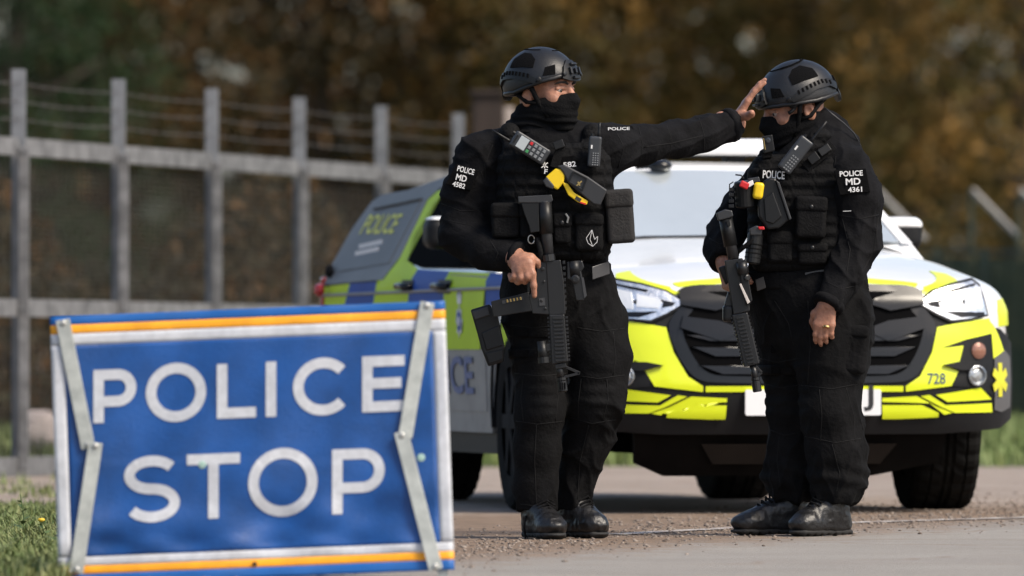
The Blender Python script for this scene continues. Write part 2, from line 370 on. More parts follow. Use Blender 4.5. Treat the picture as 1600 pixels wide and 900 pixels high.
# faded edge line, broken by wear
def wear_paint():
    m = bpy.data.materials.new('worn_line_paint'); m.use_nodes = True; nt = m.node_tree; p = nt.nodes['Principled BSDF']; p.inputs['Roughness'].default_value = 0.8
    tc = nt.nodes.new('ShaderNodeTexCoord'); n = nt.nodes.new('ShaderNodeTexNoise'); n.inputs['Scale'].default_value = 14; n.inputs['Detail'].default_value = 6; nt.links.new(tc.outputs['Object'], n.inputs['Vector'])
    r = nt.nodes.new('ShaderNodeValToRGB'); r.color_ramp.elements[0].position = 0.42; r.color_ramp.elements[1].position = 0.6; r.color_ramp.elements[0].color = (0.22, 0.17, 0.14, 1); r.color_ramp.elements[1].color = (0.52, 0.49, 0.46, 1)
    nt.links.new(n.outputs['Fac'], r.inputs[0]); nt.links.new(r.outputs[0], p.inputs['Base Color']); return m
def ribbon(pts, w):
    o = []; i2 = []
    for i, p in enumerate(pts):
        a, b = np.array(pts[max(i - 1, 0)]), np.array(pts[min(i + 1, len(pts) - 1)]); t = (b - a) / np.linalg.norm(b - a); nrm = np.array([-t[1], t[0]])
        o.append(np.array(p) + nrm * w / 2); i2.append(np.array(p) - nrm * w / 2)
    return o + i2[::-1]
sheet('road_edge_line', ribbon([(0.38, 20.25), (0.9, 20.85), (1.4, 21.3), (2.1, 21.75), (4, 23.0)], 0.09), 0.012, wear_paint(), 0.03, 4, 0.1)

# loose stones on the dirt beside the road: uncountable, one object
def scatter_stones(name, zone, n, smin, smax, m, seed):
    g = np.random.default_rng(seed); P = zone(g, n); V = []; Fc = []
    ico = np.array([(0, 0, .7), (.9, .1, .15), (.2, .9, .1), (-.8, .4, .2), (-.6, -.7, .1), (.5, -.8, .2), (.7, .5, -.4), (-.5, .6, -.4), (-.3, -.8, -.4), (.8, -.3, -.4)])
    fs = np.array([(0, 1, 2), (0, 2, 3), (0, 3, 4), (0, 4, 5), (0, 5, 1), (1, 6, 2), (2, 7, 3), (3, 7, 8), (3, 8, 4), (4, 8, 5), (5, 8, 9), (5, 9, 1), (1, 9, 6), (2, 6, 7)])
    s = smin + (smax - smin) * g.random(n) ** 3.5; a = g.random(n) * 6.28
    J = ico[None] * (0.75 + 0.5 * g.random((n, 10, 1))) * s[:, None, None] * np.array([1, 1, .7]); c, q = np.cos(a)[:, None], np.sin(a)[:, None]
    X = J[..., 0] * c - J[..., 1] * q; Y = J[..., 0] * q + J[..., 1] * c
    V = np.stack([X + P[:, :1], Y + P[:, 1:2], J[..., 2] + s[:, None] * 0.22 + 0.008], 2).reshape(-1, 3)
    Fc = (fs[None] + 10 * np.arange(n)[:, None, None]).reshape(-1, 3)
    return tag(obj(name, mesh_np(name, V, Fc), m, fix=False), kind='stuff')
M_STONE = mat('stones', (0.10, 0.075, 0.06), 0.9, col2=(0.30, 0.25, 0.21), vscale=40, detail=1)
def zone_strip(g, n):
    t = g.random(n); X = -1.2 + 6.0 * t; Y0 = np.interp(X, [-1.2, -.2, .4, 1.35, 2.15, 5], [17.0, 18.5, 19.8, 21.0, 21.9, 24.4]); return np.c_[X, K * (Y0 + np.where(g.random(n) < .85, np.abs(g.normal(0, 1.0, n)), -np.abs(g.normal(0, .45, n))))]
tag(scatter_stones('gravel', zone_strip, 13000, 0.002, 0.012, M_STONE, 3), 'loose brown gravel and grit on the dirt beside the road', 'gravel')

# grass
def grass(name, pts, hmin, hmax, m, seed, lean=0.6, wid=0.004, label=None):
    pts = pts * np.array([1, K]); g = np.random.default_rng(seed); n = len(pts); a = g.random(n) * 6.28; h = hmin + (hmax - hmin) * g.random(n) ** 1.5; l = h * lean * g.random(n)
    d = np.c_[np.cos(a), np.sin(a)]; s = np.c_[-d[:, 1], d[:, 0]] * wid; V = np.zeros((n, 5, 3))
    V[:, 0, :2] = pts - s; V[:, 1, :2] = pts + s; m2 = pts + d * (l * .35)[:, None]; V[:, 2, :2] = m2 + s * .8; V[:, 3, :2] = m2 - s * .8; V[:, 2, 2] = V[:, 3, 2] = h * .6
    V[:, 4, :2] = pts + d * l[:, None]; V[:, 4, 2] = h * (1 - 0.3 * g.random(n)); V[:, :, 2] += 0.006
    i = 5 * np.arange(n)[:, None]; Fc = np.concatenate([i + np.array([[0, 1, 2]]), i + np.array([[0, 2, 3]]), i + np.array([[3, 2, 4]])])
    return tag(obj(name, mesh_np(name, V.reshape(-1, 3), Fc), m, fix=False), label, 'grass', kind='stuff')
M_GRASS = mat('grass_blades', (0.085, 0.14, 0.03), 0.6, col2=(0.22, 0.23, 0.09), vscale=9, detail=3)
M_GRASS2 = mat('verge_blades', (0.10, 0.16, 0.035), 0.6, col2=(0.18, 0.22, 0.07), vscale=3, detail=3)
g0 = np.random.default_rng(21)
q = np.c_[-2.75 + 1.55 * g0.random(26000), 17.0 + 5.4 * g0.random(26000)]; q = q[(q[:, 0] < -1.28 - 0.10 * (q[:, 1] - 17.0) + 0.22 * vnoise(np.c_[q * 2.2, q[:, 0] * 0], 5)) & (vnoise(np.c_[q * 3, q[:, 0] * 0], 8) > -0.65)]
sheet('turf_patch', [(-6, 16.8), (-1.45, 16.8), (-1.5, 18.5), (-1.75, 20.5), (-2.0, 22.3), (-6, 22.6)], 0.018, M_TURF, 0.1, 8)
q = np.vstack([q, q + g0.normal(0, .012, q.shape)])
grass('grass', q, 0.02, 0.085, M_GRASS, 4, 1.3, 0.0035, 'rough sunlit grass growing beside the folding stop sign')
q = np.c_[-7 + 14 * g0.random(42000), 27.9 + 8 * g0.random(42000)]
sheet('verge', [(-9, 28.0), (9, 28.0), (9, 60), (-9, 60)], 0.006, M_TURF, 0.1, 11)
grass('verge_grass', q, 0.05, 0.16, M_GRASS2, 5, 0.9, 0.008, 'green grass verge behind the pickup below the dark fence')
q = np.c_[-6 + 5.2 * g0.random(9000), 23.3 + 3.6 * g0.random(9000)]; q = q[vnoise(np.c_[q * 2.0, q[:, 0] * 0], 15) > 0.18]
grass('grass_tufts', q, 0.02, 0.08, M_GRASS, 6, 0.9, 0.005, 'low grass tufts along the foot of the grey barrier fence')
# a few weeds with leaves and small yellow flower in the rough grass
M_WEED = mat('weed_leaves', (0.07, 0.12, 0.03), 0.6, var=0.35, vscale=20)
M_YFL = mat('yellow_petals', (0.75, 0.50, 0.04), 0.7)
def weed(p, h, seed, label, flower=False):
    g = random.Random(seed); p = Vector((p[0], p[1] * K, p[2])); t = thing('weed', p, label, 'weed', 'weeds in the rough grass')
    mb = MB(); tip = p + Vector((g.uniform(-.02, .02), 0, h)); mb.tube([p, p.lerp(tip, .5) + Vector((.006, 0, 0)), tip], [.003, .0025, .0015], 6); mb.build('stem', M_WEED, t)
    n = 9
    for k in range(n):
        q = p.lerp(tip, .15 + .85 * k / n); a = k * 2.4; L = .05 * (1.1 - .6 * k / n); d = Vector((math.cos(a), math.sin(a), .45)); s = Vector((-math.sin(a), math.cos(a), 0)) * L * .28
        MB().add([q, q + d * L * .5 + s, q + d * L + Vector((0, 0, -.005)), q + d * L * .5 - s], [(0, 1, 2), (0, 2, 3)]).build('leaf', M_WEED, t)
    if flower: MB().lathe(tip, (0, 0, 1), [(0, .004), (.006, .014), (.012, .012), (.014, .003)], 10).build('flower_head', M_YFL, t, smooth=True)
weed((-1.80, 19.6, .02), .17, 1, 'tall leafy weed standing above the rough grass')
weed((-1.62, 18.9, .02), .12, 2, 'leafy weed close beside the white sign edge')
weed((-1.70, 19.3, .02), .08, 3, 'weed with one small yellow flower head', True)

# ------------------------------------------------------------------ grey barrier fence
M_GALV = mat('weathered_galvanised_steel', (0.15, 0.152, 0.157), 0.7, 0.1, var=0.38, vscale=9, bump=0.15, bscale=40, rvar=0.15)
M_GALVD = mat('dull_post_steel', (0.19, 0.20, 0.215), 0.6, 0.3, var=0.2, vscale=9)
M_WIREM = mat('rusty_mesh_wire', (0.045, 0.038, 0.032), 0.8, 0.1)
M_WIRE = mat('barbed_wire', (0.10, 0.09, 0.085), 0.6, 0.5)
d0 = 26.7
def fpt(i, z):
    d = d0 * (1 + 0.035 * i); px = (32 + 162.6 * i) / (1 + 0.035 * i); return Vector(((px - 800) / FP * d, d * K, z - 0.014 * i))
fence = thing('barrier_fence', fpt(0, 0), 'grey galvanised steel barrier fence with mesh panels and barbed wire strands', 'fence')
fdir = (fpt(1, 0) - fpt(0, 0)); fdir.z = 0; L = fdir.length; fdir.normalize(); fn = Vector((fdir.y, -fdir.x, 0))
if fn.y > 0: fn = -fn
UZ = Vector((0, 0, 1))
for i in range(-1, 6):
    b = fpt(i, -0.05 + 0.014 * i); zt = fpt(i, 1.66).z; t2 = fpt(i, 2.05).z
    MB().box((b.x + .018, b.y - .05, (b.z + zt) / 2), (.052, .05, zt - b.z)).build('upright', M_GALV, fence, .004)
    # tall channel post behind it, open towards the fence line
    c = Vector((b.x - .012, b.y + .06, b.z)); q = [(-.035, -.05), (.035, -.05), (.035, .05), (.028, .05), (.028, -.042), (-.028, -.042), (-.028, .05), (-.035, .05)]
    MB().prism([c + Vector((x, y, 0)) for x, y in q], UZ * (t2 - b.z)).build('post', M_GALVD, fence, .002)
    for z in (0.05, 0.85, 1.64):
        mb = MB()
        for k in (-.015, .015): mb.lathe(Vector((b.x + .018 + k, b.y - .076, fpt(i, z).z)), (0, -1, 0), [(0, .007), (.006, .007)], 8)
        mb.build('bolt_pair', M_GALVD, fence)
for i in range(-1, 5):
    for (z0, z1, nm) in ((1.615, 1.705, 'top_rail'), (0.805, 0.895, 'middle_rail'), (0.0, 0.10, 'bottom_rail')):
        a, b = fpt(i, (z0 + z1) / 2) + fdir * .04, fpt(i + 1, (z0 + z1) / 2) - fdir * .04
        mb = MB(); mb.bar(a, b, 0.006, z1 - z0); h = (z1 - z0) / 2
        for s_ in (-1, 1): mb.bar(a + UZ * (s_ * (h - .003)) - fn * .021, b + UZ * (s_ * (h - .003)) - fn * .021, 0.036, 0.005)
        mb.build(nm, M_GALV, fence, 0.002)
    for (z0, z1) in ((0.10, 0.80), (0.905, 1.60)):
        mb = MB(); off = -fn * 0.05; nv = int(L / 0.075)
        for k in range(1, nv): a = fpt(i + k / nv, z0) + off; mb.bar(a, a + UZ * (z1 - z0), .004, .004, fn)
        for k in range(int((z1 - z0) / 0.025)): z = z0 + .025 * k + .012; mb.bar(fpt(i, z) + off - fn * .004, fpt(i + 1, z) + off - fn * .004, .0032, .0032)
        tag(mb.build('mesh_panel', M_WIREM, fence), kind='stuff')
    for z in (1.80, 1.89, 1.98):
        pts = [fpt(i + k / 8, z - 0.012 * math.sin(math.pi * k / 8)) + Vector((-.012, .0, 0)) for k in range(9)]
        mb = MB().tube(pts, 0.003, 5)
        for k in range(1, 8): mb.tube([pts[k] + UZ * .014 + fdir * .006, pts[k] - UZ * .014 - fdir * .006], .002, 4)
        mb.build('barbed_strand', M_WIRE, fence)
# gate pillar at the end of the barrier fence
M_PIL = mat('dark_brown_timber', (0.030, 0.020, 0.016), 0.85, var=0.3, vscale=10, stretch=(1, 1, .1))
M_PILL = mat('pale_render', (0.42, 0.36, 0.33), 0.9, var=0.1)
pb = W(767, 450, 33.5); pb.z = 0
pil = thing('gate_pillar', pb, 'dark brown gate pillar with a pale face behind the officer with raised arm', 'pillar')
mb = MB(); mb.box(pb + Vector((-.02, 0, 1.08)), (0.20, 0.22, 2.16)); mb.build('timber_post', M_PIL, pil, 0.01)
mb = MB(); mb.box(pb + Vector((.115, .03, 1.045)), (0.065, 0.2, 2.09)); mb.build('pale_face', M_PILL, pil, 0.008)
mb = MB(); mb.box(pb + Vector((.0, .0, 2.18)), (0.27, 0.27, 0.035)); mb.build('cap', M_PIL, pil, 0.008)
# pale rock behind the fence, low
def rock(p, r, label):
    sd = SDF(); p = np.array(p); sd.ell(p + [0, 0, r * .6], (r, r * .8, r * .85), .03).ell(p + [r * .4, 0, r * .3], (r * .6, r * .7, r * .5), .05)
    o = sdf_obj('rock', sd, mat('pale_rock', (0.5, 0.43, 0.4), 0.9, var=.15, vscale=12, bump=.4), None, .02, lambda V: .03 * fbm(V * 7, 3, 2)); return tag(o, label, 'rock')
p = W(62, 690, 29.5); rock((p.x, p.y, 0.05), 0.15, 'pale boulder on the ground behind the barrier fence')

# ------------------------------------------------------------------ dark green fence on the right, far
M_GFEN = mat('dark_green_coating', (0.045, 0.062, 0.045), 0.7, var=0.3, vscale=5)
M_GMESH = mat('green_privacy_net', (0.040, 0.055, 0.034), 0.95, col2=(0.085, 0.09, 0.05), vscale=4)
M_ARM = mat('pale_concrete', (0.36, 0.34, 0.31), 0.9, var=.15)
gf0 = W(1390, 450, 36.5); gf1 = W(1690, 450, 36.0); gf0.z = gf1.z = 0
gfen = thing('mesh_fence', gf0, 'dark green netted mesh fence with sloping post arms behind the pickup', 'fence')
gd = (gf1 - gf0).normalized(); gl = (gf1 - gf0).length
for k in range(5):
    b = gf0 + gd * (gl * k / 4); MB().box(b + Vector((0, 0, .6)), (.05, .05, 1.24)).build('post', M_GFEN, gfen, .006)
    if k in (0, 2, 3): 
        a = b + Vector((-.10, .12, 1.62)); MB().bar(a + Vector((.02, -.02, 0)), a + Vector((.34, -.30, -.34)), .03, .03).build('post_arm', M_ARM, gfen, .005)
        MB().box(a + Vector((.01, 0, -.80)), (.03, .03, 1.6)).build('arm_post', M_GFEN, gfen, .006)
for k in range(4):
    a, b = gf0 + gd * (gl * k / 4 + .03), gf0 + gd * (gl * (k + 1) / 4 - .03)
    mb = MB(); n = 24
    V = [a.lerp(b, i / n) + Vector((0, .012 * math.sin(i * 1.3) + .01 * math.sin(i * .5 + j), .04 + 1.12 * j / 10)) for j in range(11) for i in range(n + 1)]
    Fq = [(j * (n + 1) + i, j * (n + 1) + i + 1, (j + 1) * (n + 1) + i + 1, (j + 1) * (n + 1) + i) for j in range(10) for i in range(n)]
    o = mb.add(V, Fq).build('net_panel', M_GMESH, gfen, smooth=True); o.modifiers.new('thick', 'SOLIDIFY').thickness = .004
    MB().bar(a + Vector((0, -.02, 1.2)), b + Vector((0, -.02, 1.2)), .03, .03).build('rail', M_GFEN, gfen)

# ------------------------------------------------------------------ woodland behind
def leaf_mat(name, cols, rough=0.55):
    m = bpy.data.materials.new(name); m.use_nodes = True; nt = m.node_tree; p = nt.nodes['Principled BSDF']; p.inputs['Roughness'].default_value = rough
    p.inputs['Specular IOR Level'].default_value = 0.25
    tc = nt.nodes.new('ShaderNodeTexCoord'); n = nt.nodes.new('ShaderNodeTexNoise'); n.inputs['Scale'].default_value = 0.8; n.inputs['Detail'].default_value = 3; nt.links.new(tc.outputs['Object'], n.inputs['Vector'])
    w = nt.nodes.new('ShaderNodeTexWhiteNoise'); g = nt.nodes.new('ShaderNodeNewGeometry'); nt.links.new(g.outputs['Random Per Island'], w.inputs['W']) if False else None
    mx = nt.nodes.new('ShaderNodeMath'); mx.operation = 'MULTIPLY_ADD'; mx.inputs[1].default_value = 0.22; nt.links.new(g.outputs['Random Per Island'], mx.inputs[0]); nt.links.new(n.outputs['Fac'], mx.inputs[2])
    r = nt.nodes.new('ShaderNodeValToRGB'); el = r.color_ramp.elements; el[0].position = 0.40; el[1].position = 0.78; el[0].color = (*cols[0], 1); el[1].color = (*cols[-1], 1)
    for k, c in enumerate(cols[1:-1]): e = el.new(0.40 + 0.38 * (k + 1) / (len(cols) - 1)); e.color = (*c, 1)
    nt.links.new(mx.outputs[0], r.inputs[0]); nt.links.new(r.outputs[0], p.inputs['Base Color'])
    tl = nt.nodes.new('ShaderNodeBsdfTranslucent'); nt.links.new(r.outputs[0], tl.inputs['Color']); ms = nt.nodes.new('ShaderNodeMixShader'); ms.inputs[0].default_value = 0.4
    nt.links.new(p.outputs[0], ms.inputs[1]); nt.links.new(tl.outputs[0], ms.inputs[2]); nt.links.new(ms.outputs[0], nt.nodes['Material Output'].inputs['Surface'])
    return m
GRN, DGR, BRN, ORG = (0.050, 0.052, 0.016), (0.018, 0.028, 0.014), (0.17, 0.12, 0.04), (0.36, 0.20, 0.05)
L_A = leaf_mat('autumn_leaves', [GRN, (0.10, 0.085, 0.026), BRN, ORG]); L_B = leaf_mat('dark_leaves', [(0.016, 0.019, 0.008), (0.034, 0.032, 0.012), (0.065, 0.046, 0.018), (0.15, 0.075, 0.022)])
L_C = leaf_mat('conifer_needles', [(0.020, 0.040, 0.015), (0.036, 0.066, 0.024)]); L_D = leaf_mat('brown_leaves', [(0.050, 0.044, 0.016), (0.12, 0.095, 0.032), (0.22, 0.15, 0.045), (0.38, 0.21, 0.055)])
M_BARK = mat('bark', (0.045, 0.034, 0.026), 0.9, var=.3, vscale=6, stretch=(1, 1, .2), bump=.5, bscale=20)
def gaps(P): return vnoise(P * np.array([2.7, .005, 2.7]), 301) > -0.55   # thin spots in the canopy through which the sky shows
def tree(px, d, hgt, rad, m, n, leaf, label, seed, cat='tree', zlow=0.15, group='trees behind the fences'):
    g = np.random.default_rng(seed); b = W(px, 450, d); b.z = 0
    t = thing('tree', b, label, cat, group)
    mb = MB(); tr = [b + Vector((g.normal(0, .05) * k, g.normal(0, .05) * k, hgt * .75 * k / 6)) for k in range(7)]; mb.tube(tr, [.17 * (1 - k / 7.5) for k in range(7)], 9)
    bl = []
    for k in range(16):
        z = hgt * (zlow + (0.95 - zlow) * ((k + .5) / 16) ** 1.0); a = k * 2.4 + g.random(); rr = rad * (.35 + .4 * g.random()) * (1 - .35 * z / hgt)
        c = b + Vector((math.cos(a) * rr, math.sin(a) * rr * .9, z)); s = tr[min(6, int(z / hgt / .75 * 6))]
        mb.tube([s, s.lerp(c, .5) + Vector((0, 0, -.1)), c], [.05, .035, .012], 6); bl.append((np.array(c), rad * (.38 + .25 * g.random())))
    mb.build('trunk', M_BARK, t, smooth=True)
    cs = np.array([q[0] for q in bl]); rs = np.array([q[1] for q in bl]); w = rs ** 2; i = g.choice(len(bl), n, p=w / w.sum())
    v = g.normal(size=(n, 3)); v /= np.linalg.norm(v, axis=1)[:, None]; r = rs[i] * (.35 + .75 * g.random(n) ** .6)
    P = cs[i] + v * r[:, None] * np.array([1, .9, .85]); P[:, 2] = np.maximum(P[:, 2], .05)
    keep = (vnoise(P * 2.6, seed) > -0.4) & gaps(P); P = P[keep]; n = len(P)
    a = g.normal(size=(n, 3)); a /= np.linalg.norm(a, axis=1)[:, None]; c = np.cross(a, g.normal(size=(n, 3))); c /= np.linalg.norm(c, axis=1)[:, None]
    s = leaf * (.6 + .8 * g.random(n))[:, None]; asp = .28 if m is L_C else .6
    V = np.stack([P - a * s, P + c * s * asp, P + a * s, P - c * s * asp], 1).reshape(-1, 3); Fq = np.arange(4 * n).reshape(-1, 4)
    obj('crown', mesh_np('crown', V, Fq), m, t, fix=False)
tree(20, 52, 7.5, 2.0, L_C, 20000, .060, 'dark green conifer at the edge above the tall fence post', 1)
tree(150, 57, 8, 2.0, L_B, 20000, .060, 'dark leafy tree next to the green conifer', 2)
tree(330, 60, 8, 2.3, L_B, 20000, .060, 'very dark tree behind the middle fence posts', 3)
tree(520, 58, 8, 2.2, L_B, 20000, .060, 'dark brownish tree behind the barbed wire strands', 4)
tree(690, 61, 8, 2.2, L_D, 20000, .060, 'brown autumn tree above the gate pillar', 5)
tree(880, 58, 8, 2.2, L_A, 20000, .060, 'autumn tree behind the helmet of the pointing officer', 6)
tree(1060, 61, 8, 2.3, L_D, 20000, .060, 'brown autumn tree above the outstretched arm', 7)
tree(1240, 58, 8, 2.2, L_A, 20000, .060, 'autumn tree behind the bowed helmet', 8)
tree(1420, 60, 8, 2.3, L_D, 20000, .060, 'brown and orange tree above the pickup mirror', 9)
tree(1590, 57, 8, 2.2, L_A, 20000, .060, 'autumn tree at the edge above the green fence', 10)
# the wood farther back reads as one mass
g = np.random.default_rng(40); n = 32000
P = np.c_[-12 + 24 * g.random(n), 165 + 22 * g.random(n), 8.0 * g.random(n)]; P = P[(vnoise(P * np.array([1.6, .35, 1.6]), 77) > -0.35) & gaps(P)]; n = len(P)
a = g.normal(size=(n, 3)); a /= np.linalg.norm(a, axis=1)[:, None]; c = np.cross(a, g.normal(size=(n, 3))); c /= np.linalg.norm(c, axis=1)[:, None]; s = .10 * (.6 + .8 * g.random(n))[:, None]
tag(obj('woodland', mesh_np('woodland', np.stack([P - a * s, P + c * s * .6, P + a * s, P - c * s * .6], 1).reshape(-1, 3), np.arange(4 * n).reshape(-1, 4)), L_B, fix=False), 'dark autumn woodland mass behind the nearer trees', 'woodland', kind='stuff')

# dark undergrowth behind the barrier fence
g = np.random.default_rng(55); n = 16000; X = -4.6 + 4.3 * g.random(n); P = np.c_[X, 80 + 9 * g.random(n), 1.75 * g.random(n) ** 1.15 * (0.75 + 0.25 * np.sin(X * 3.1))]; P = P[vnoise(P * np.array([2.2, .4, 2.2]), 91) > -0.45]; n = len(P)
a = g.normal(size=(n, 3)); a /= np.linalg.norm(a, axis=1)[:, None]; c = np.cross(a, g.normal(size=(n, 3))); c /= np.linalg.norm(c, axis=1)[:, None]; s = .055 * (.6 + .8 * g.random(n))[:, None]
tag(obj('undergrowth', mesh_np('undergrowth', np.stack([P - a * s, P + c * s * .5, P + a * s, P - c * s * .5], 1).reshape(-1, 3), np.arange(4 * n).reshape(-1, 4)), L_B, fix=False), 'dark brown undergrowth seen through the barrier fence mesh', 'undergrowth', kind='stuff')

# ------------------------------------------------------------------ folding police sign
M_SBLUE = mat('sign_blue_fabric', (0.003, 0.062, 0.25), 0.40, var=.22, vscale=5, bump=.25, bscale=160, spec=.5, rvar=.12)
M_SBLU2 = mat('sign_rail_blue', (0.006, 0.10, 0.36), 0.45, var=.1)
M_SORG = mat('sign_orange_tape', (0.85, 0.36, 0.010), 0.45, var=.12, vscale=12)
M_SWHT = mat('sign_white_film', (0.50, 0.52, 0.56), 0.5, var=.09, vscale=30, bump=.15, bscale=200)
M_STRAP = mat('galvanised_strap', (0.46, 0.48, 0.45), 0.5, 0.35, var=.16, vscale=16, rvar=.15)
M_BOLT = mat('zinc_bolt', (0.5, 0.5, 0.48), 0.35, 0.8)
M_HOLE = mat('dark_hole', (0.01, 0.01, 0.012), 0.8)
sb = W(400, 450, 17.35); sb.z = 0.012
sign = thing('folding_sign', sb, 'blue folding road sign with white lettering and steel side straps', 'sign')
def sgn(px, py, off=0.0):
    """point of the sign sheet under photo pixel (px, py); the sheet leans back and ripples"""
    d = 17.25 + 0.00008 * (900 - py) + 0.0025 * math.sin(px * .018 + py * .006) + 0.0016 * math.sin(py * .033 - px * .004 + 1) * (1 if py > 720 else .45) + 0.0060 * math.exp(-((py - 815 - .05 * (300 - px)) / 26.0) ** 2) * math.sin(px * .021 + 1.5 * math.sin(px * .013)) + 0.0035 * math.exp(-((py - 850) / 14.0) ** 2) * math.sin(px * .047) + 0.0012 * math.sin(px * .05 + py * .022)
    p = W(px, py, d); p.y -= off; return p
def spx(s, t):   # s 0..1 across, t = pixels below the upper edge
    xl, xr = 78 + t * .034, 695 + t * .036; return xl + (xr - xl) * s, 495 - 25 * s + t
def sheet_grid(name, s0, s1, t0, t1, m, nx=60, ny=12, off=0.0, th=.003):
    V = [sgn(*spx(s0 + (s1 - s0) * i / nx, t0 + (t1 - t0) * j / ny), off) for j in range(ny + 1) for i in range(nx + 1)]
    Fq = [(j * (nx + 1) + i, (j + 1) * (nx + 1) + i, (j + 1) * (nx + 1) + i + 1, j * (nx + 1) + i + 1) for j in range(ny) for i in range(nx)]
    o = MB().add(V, Fq).build(name, m, sign, smooth=True); md = o.modifiers.new('thick', 'SOLIDIFY'); md.thickness = th; md.offset = -1; return o
TL = [(0, 14, 'top_rail', M_SBLU2), (14, 28, 'orange_stripe', M_SORG), (28, 46, 'white_border', M_SWHT), (377, 391, 'white_border', M_SWHT), (391, 404, 'orange_stripe', M_SORG), (404, 420, 'bottom_rail', M_SBLU2)]
for t0, t1, nm, m in TL: sheet_grid(nm, 0, 1, t0, t1, m, 60, 3)
sheet_grid('white_border', 0, .034, 46, 377, M_SWHT, 3, 40); sheet_grid('white_border', .966, 1, 46, 377, M_SWHT, 3, 40)
field = sheet_grid('blue_field', .034, .966, 46, 377, M_SBLUE, 80, 60)
def stroke(pts, w):
    """flat stroke along pixel points"""
    return pts, w
def arc(cx, cy, rx, ry, a0, a1, n=26): return [(cx + rx * math.cos(R(a0 + (a1 - a0) * k / n)), cy - ry * math.sin(R(a0 + (a1 - a0) * k / n))) for k in range(n + 1)]
def lerp_line(a, b, n=12): return [(a[0] + (b[0] - a[0]) * k / n, a[1] + (b[1] - a[1]) * k / n) for k in range(n + 1)]
def letter(ch, x0, x1, y0, y1, w=16.2):
    """strokes of one capital in its box; h = w/2 keeps them inside"""
    h = w / 2; sk = -0.04 * 0; L_, R_, T, B = x0 + h, x1 - h, y0 + h, y1 - h; cx, cy = (x0 + x1) / 2, (y0 + y1) / 2
    if ch == 'P':
        m = y0 + (y1 - y0) * .60; ry = (m - T) / 2; r = min(ry, (x1 - x0) * .5)
        return [lerp_line((L_, y0), (L_, y1)), [(L_, T)] + arc(R_ - r, T + ry, r, ry, 90, -90) + [(L_, m)]]
    if ch == 'O': return [arc(cx, cy, (x1 - x0) / 2 - h, (y1 - y0) / 2 - h, 90, 450, 48)]
    if ch == 'L': return [lerp_line((L_, y0), (L_, y1)), lerp_line((L_, B), (x1, B))]
    if ch == 'I': return [lerp_line((cx, y0), (cx, y1))]
    if ch == 'C': return [arc(cx + 3, cy, (x1 - x0) / 2 - h + 2, (y1 - y0) / 2 - h, 42, 318, 40)]
    if ch == 'E': return [lerp_line((L_, y0), (L_, y1)), lerp_line((L_, T), (x1, T)), lerp_line((L_, cy - 1), (x1 - 5, cy - 1)), lerp_line((L_, B), (x1, B))]
    if ch == 'T': return [lerp_line((x0, T), (x1, T)), lerp_line((cx, T), (cx, y1))]
    if ch == 'S':
        r = (y1 - y0 - w) / 4; rx = (x1 - x0) / 2 - h
        return [arc(cx, T + r, rx, r, 32, 180, 16) + arc(cx, T + r, rx, r, 180, 262, 8)[1:] + arc(cx, B - r, rx, r, 82, 0, 8) + arc(cx, B - r, rx, r, 0, -150, 16)[1:]]
def put_letter(ch, x0, x1, y0, y1):
    mb = MB(); lift = 0
    for st in letter(ch, x0, x1, y0, y1):
        n = len(st); V = []; st = np.array(st, float); w = 16.2; off = .0026 + .0005 * lift; lift += 1
        closed = np.linalg.norm(st[0] - st[-1]) < 1
        for i in range(n):
            a, b = (st[(i - 1) % (n - 1)], st[(i + 1) % (n - 1)]) if closed else (st[max(i - 1, 0)], st[min(i + 1, n - 1)])
            t = b - a; t /= np.linalg.norm(t); nn = np.array([-t[1], t[0]]) * w / 2
            sk = -0.04
            for e in (1, -1):
                x, y = st[i] + nn * e; V.append(sgn(x, y + sk * (x - (x0 + x1) / 2), off))
        mb.add(V, [(2 * i, 2 * i + 1, 2 * i + 3, 2 * i + 2) for i in range(n - 1)])
    o = mb.build('letter', M_SWHT, field, fix=False); o['label'] = 'white capital letter ' + ch
for ch, x0, x1, y0, y1 in [('P', 146, 213, 577, 660), ('O', 228, 322, 567, 659), ('L', 339, 400, 568, 653), ('I', 412, 435, 565, 651), ('C', 457, 547, 559, 649), ('E', 566, 632, 556, 643),
                           ('S', 194, 281, 712, 816), ('T', 292, 375, 709, 810), ('O', 388, 496, 700, 807), ('P', 519, 601, 701, 802)]: put_letter(ch, x0, x1, y0, y1)
def strap(a, b, off, w=.046):
    A, B = sgn(*a, off), sgn(*b, off); ax = (B - A).normalized()
    o = MB().bar(A - ax * .012, B + ax * .012, w, .006, (0, -1, 0)).build('strap', M_STRAP, sign, .0015)
    for P in (A, B): MB().lathe(P + Vector((0, -.003, 0)), (0, -1, 0), [(0, .010), (.004, .010), (.006, .006)], 10).build('bolt', M_BOLT, o)
strap((99, 505), (137, 695), .010); strap((149, 697), (120, 890), .018)
strap((667, 478), (634, 678), .010); strap((628, 680), (680, 885), .018)
for (x, y) in ((316, 726), (658, 715)): MB().lathe(sgn(x, y, .002), (0, -1, 0), [(0, .013), (.002, .012), (.003, .006)], 12).build('eyelet', mat('pale_mint_plastic', (.35, .52, .46), .5), sign)
MB().lathe(sgn(398, 881, .004), (0, -1, 0), [(0, .008), (.003, .008)], 10).build('eyelet', M_HOLE, sign)
# rear frame legs that carry the sheet on the road
for s in (.03, .97):
    x, y = spx(s, 4); A = sgn(x, y, -.02); B = sgn(*spx(s, 418), -.02); 
    MB().bar(A, Vector((B.x, B.y, 0.012)), .03, .02, (0, 1, 0)).build('frame_leg', M_STRAP, sign)
    MB().bar(A + Vector((0, .02, 0)), Vector((B.x, B.y + .55, 0.012)), .03, .02, (0, 1, 0)).build('rear_leg', M_STRAP, sign)
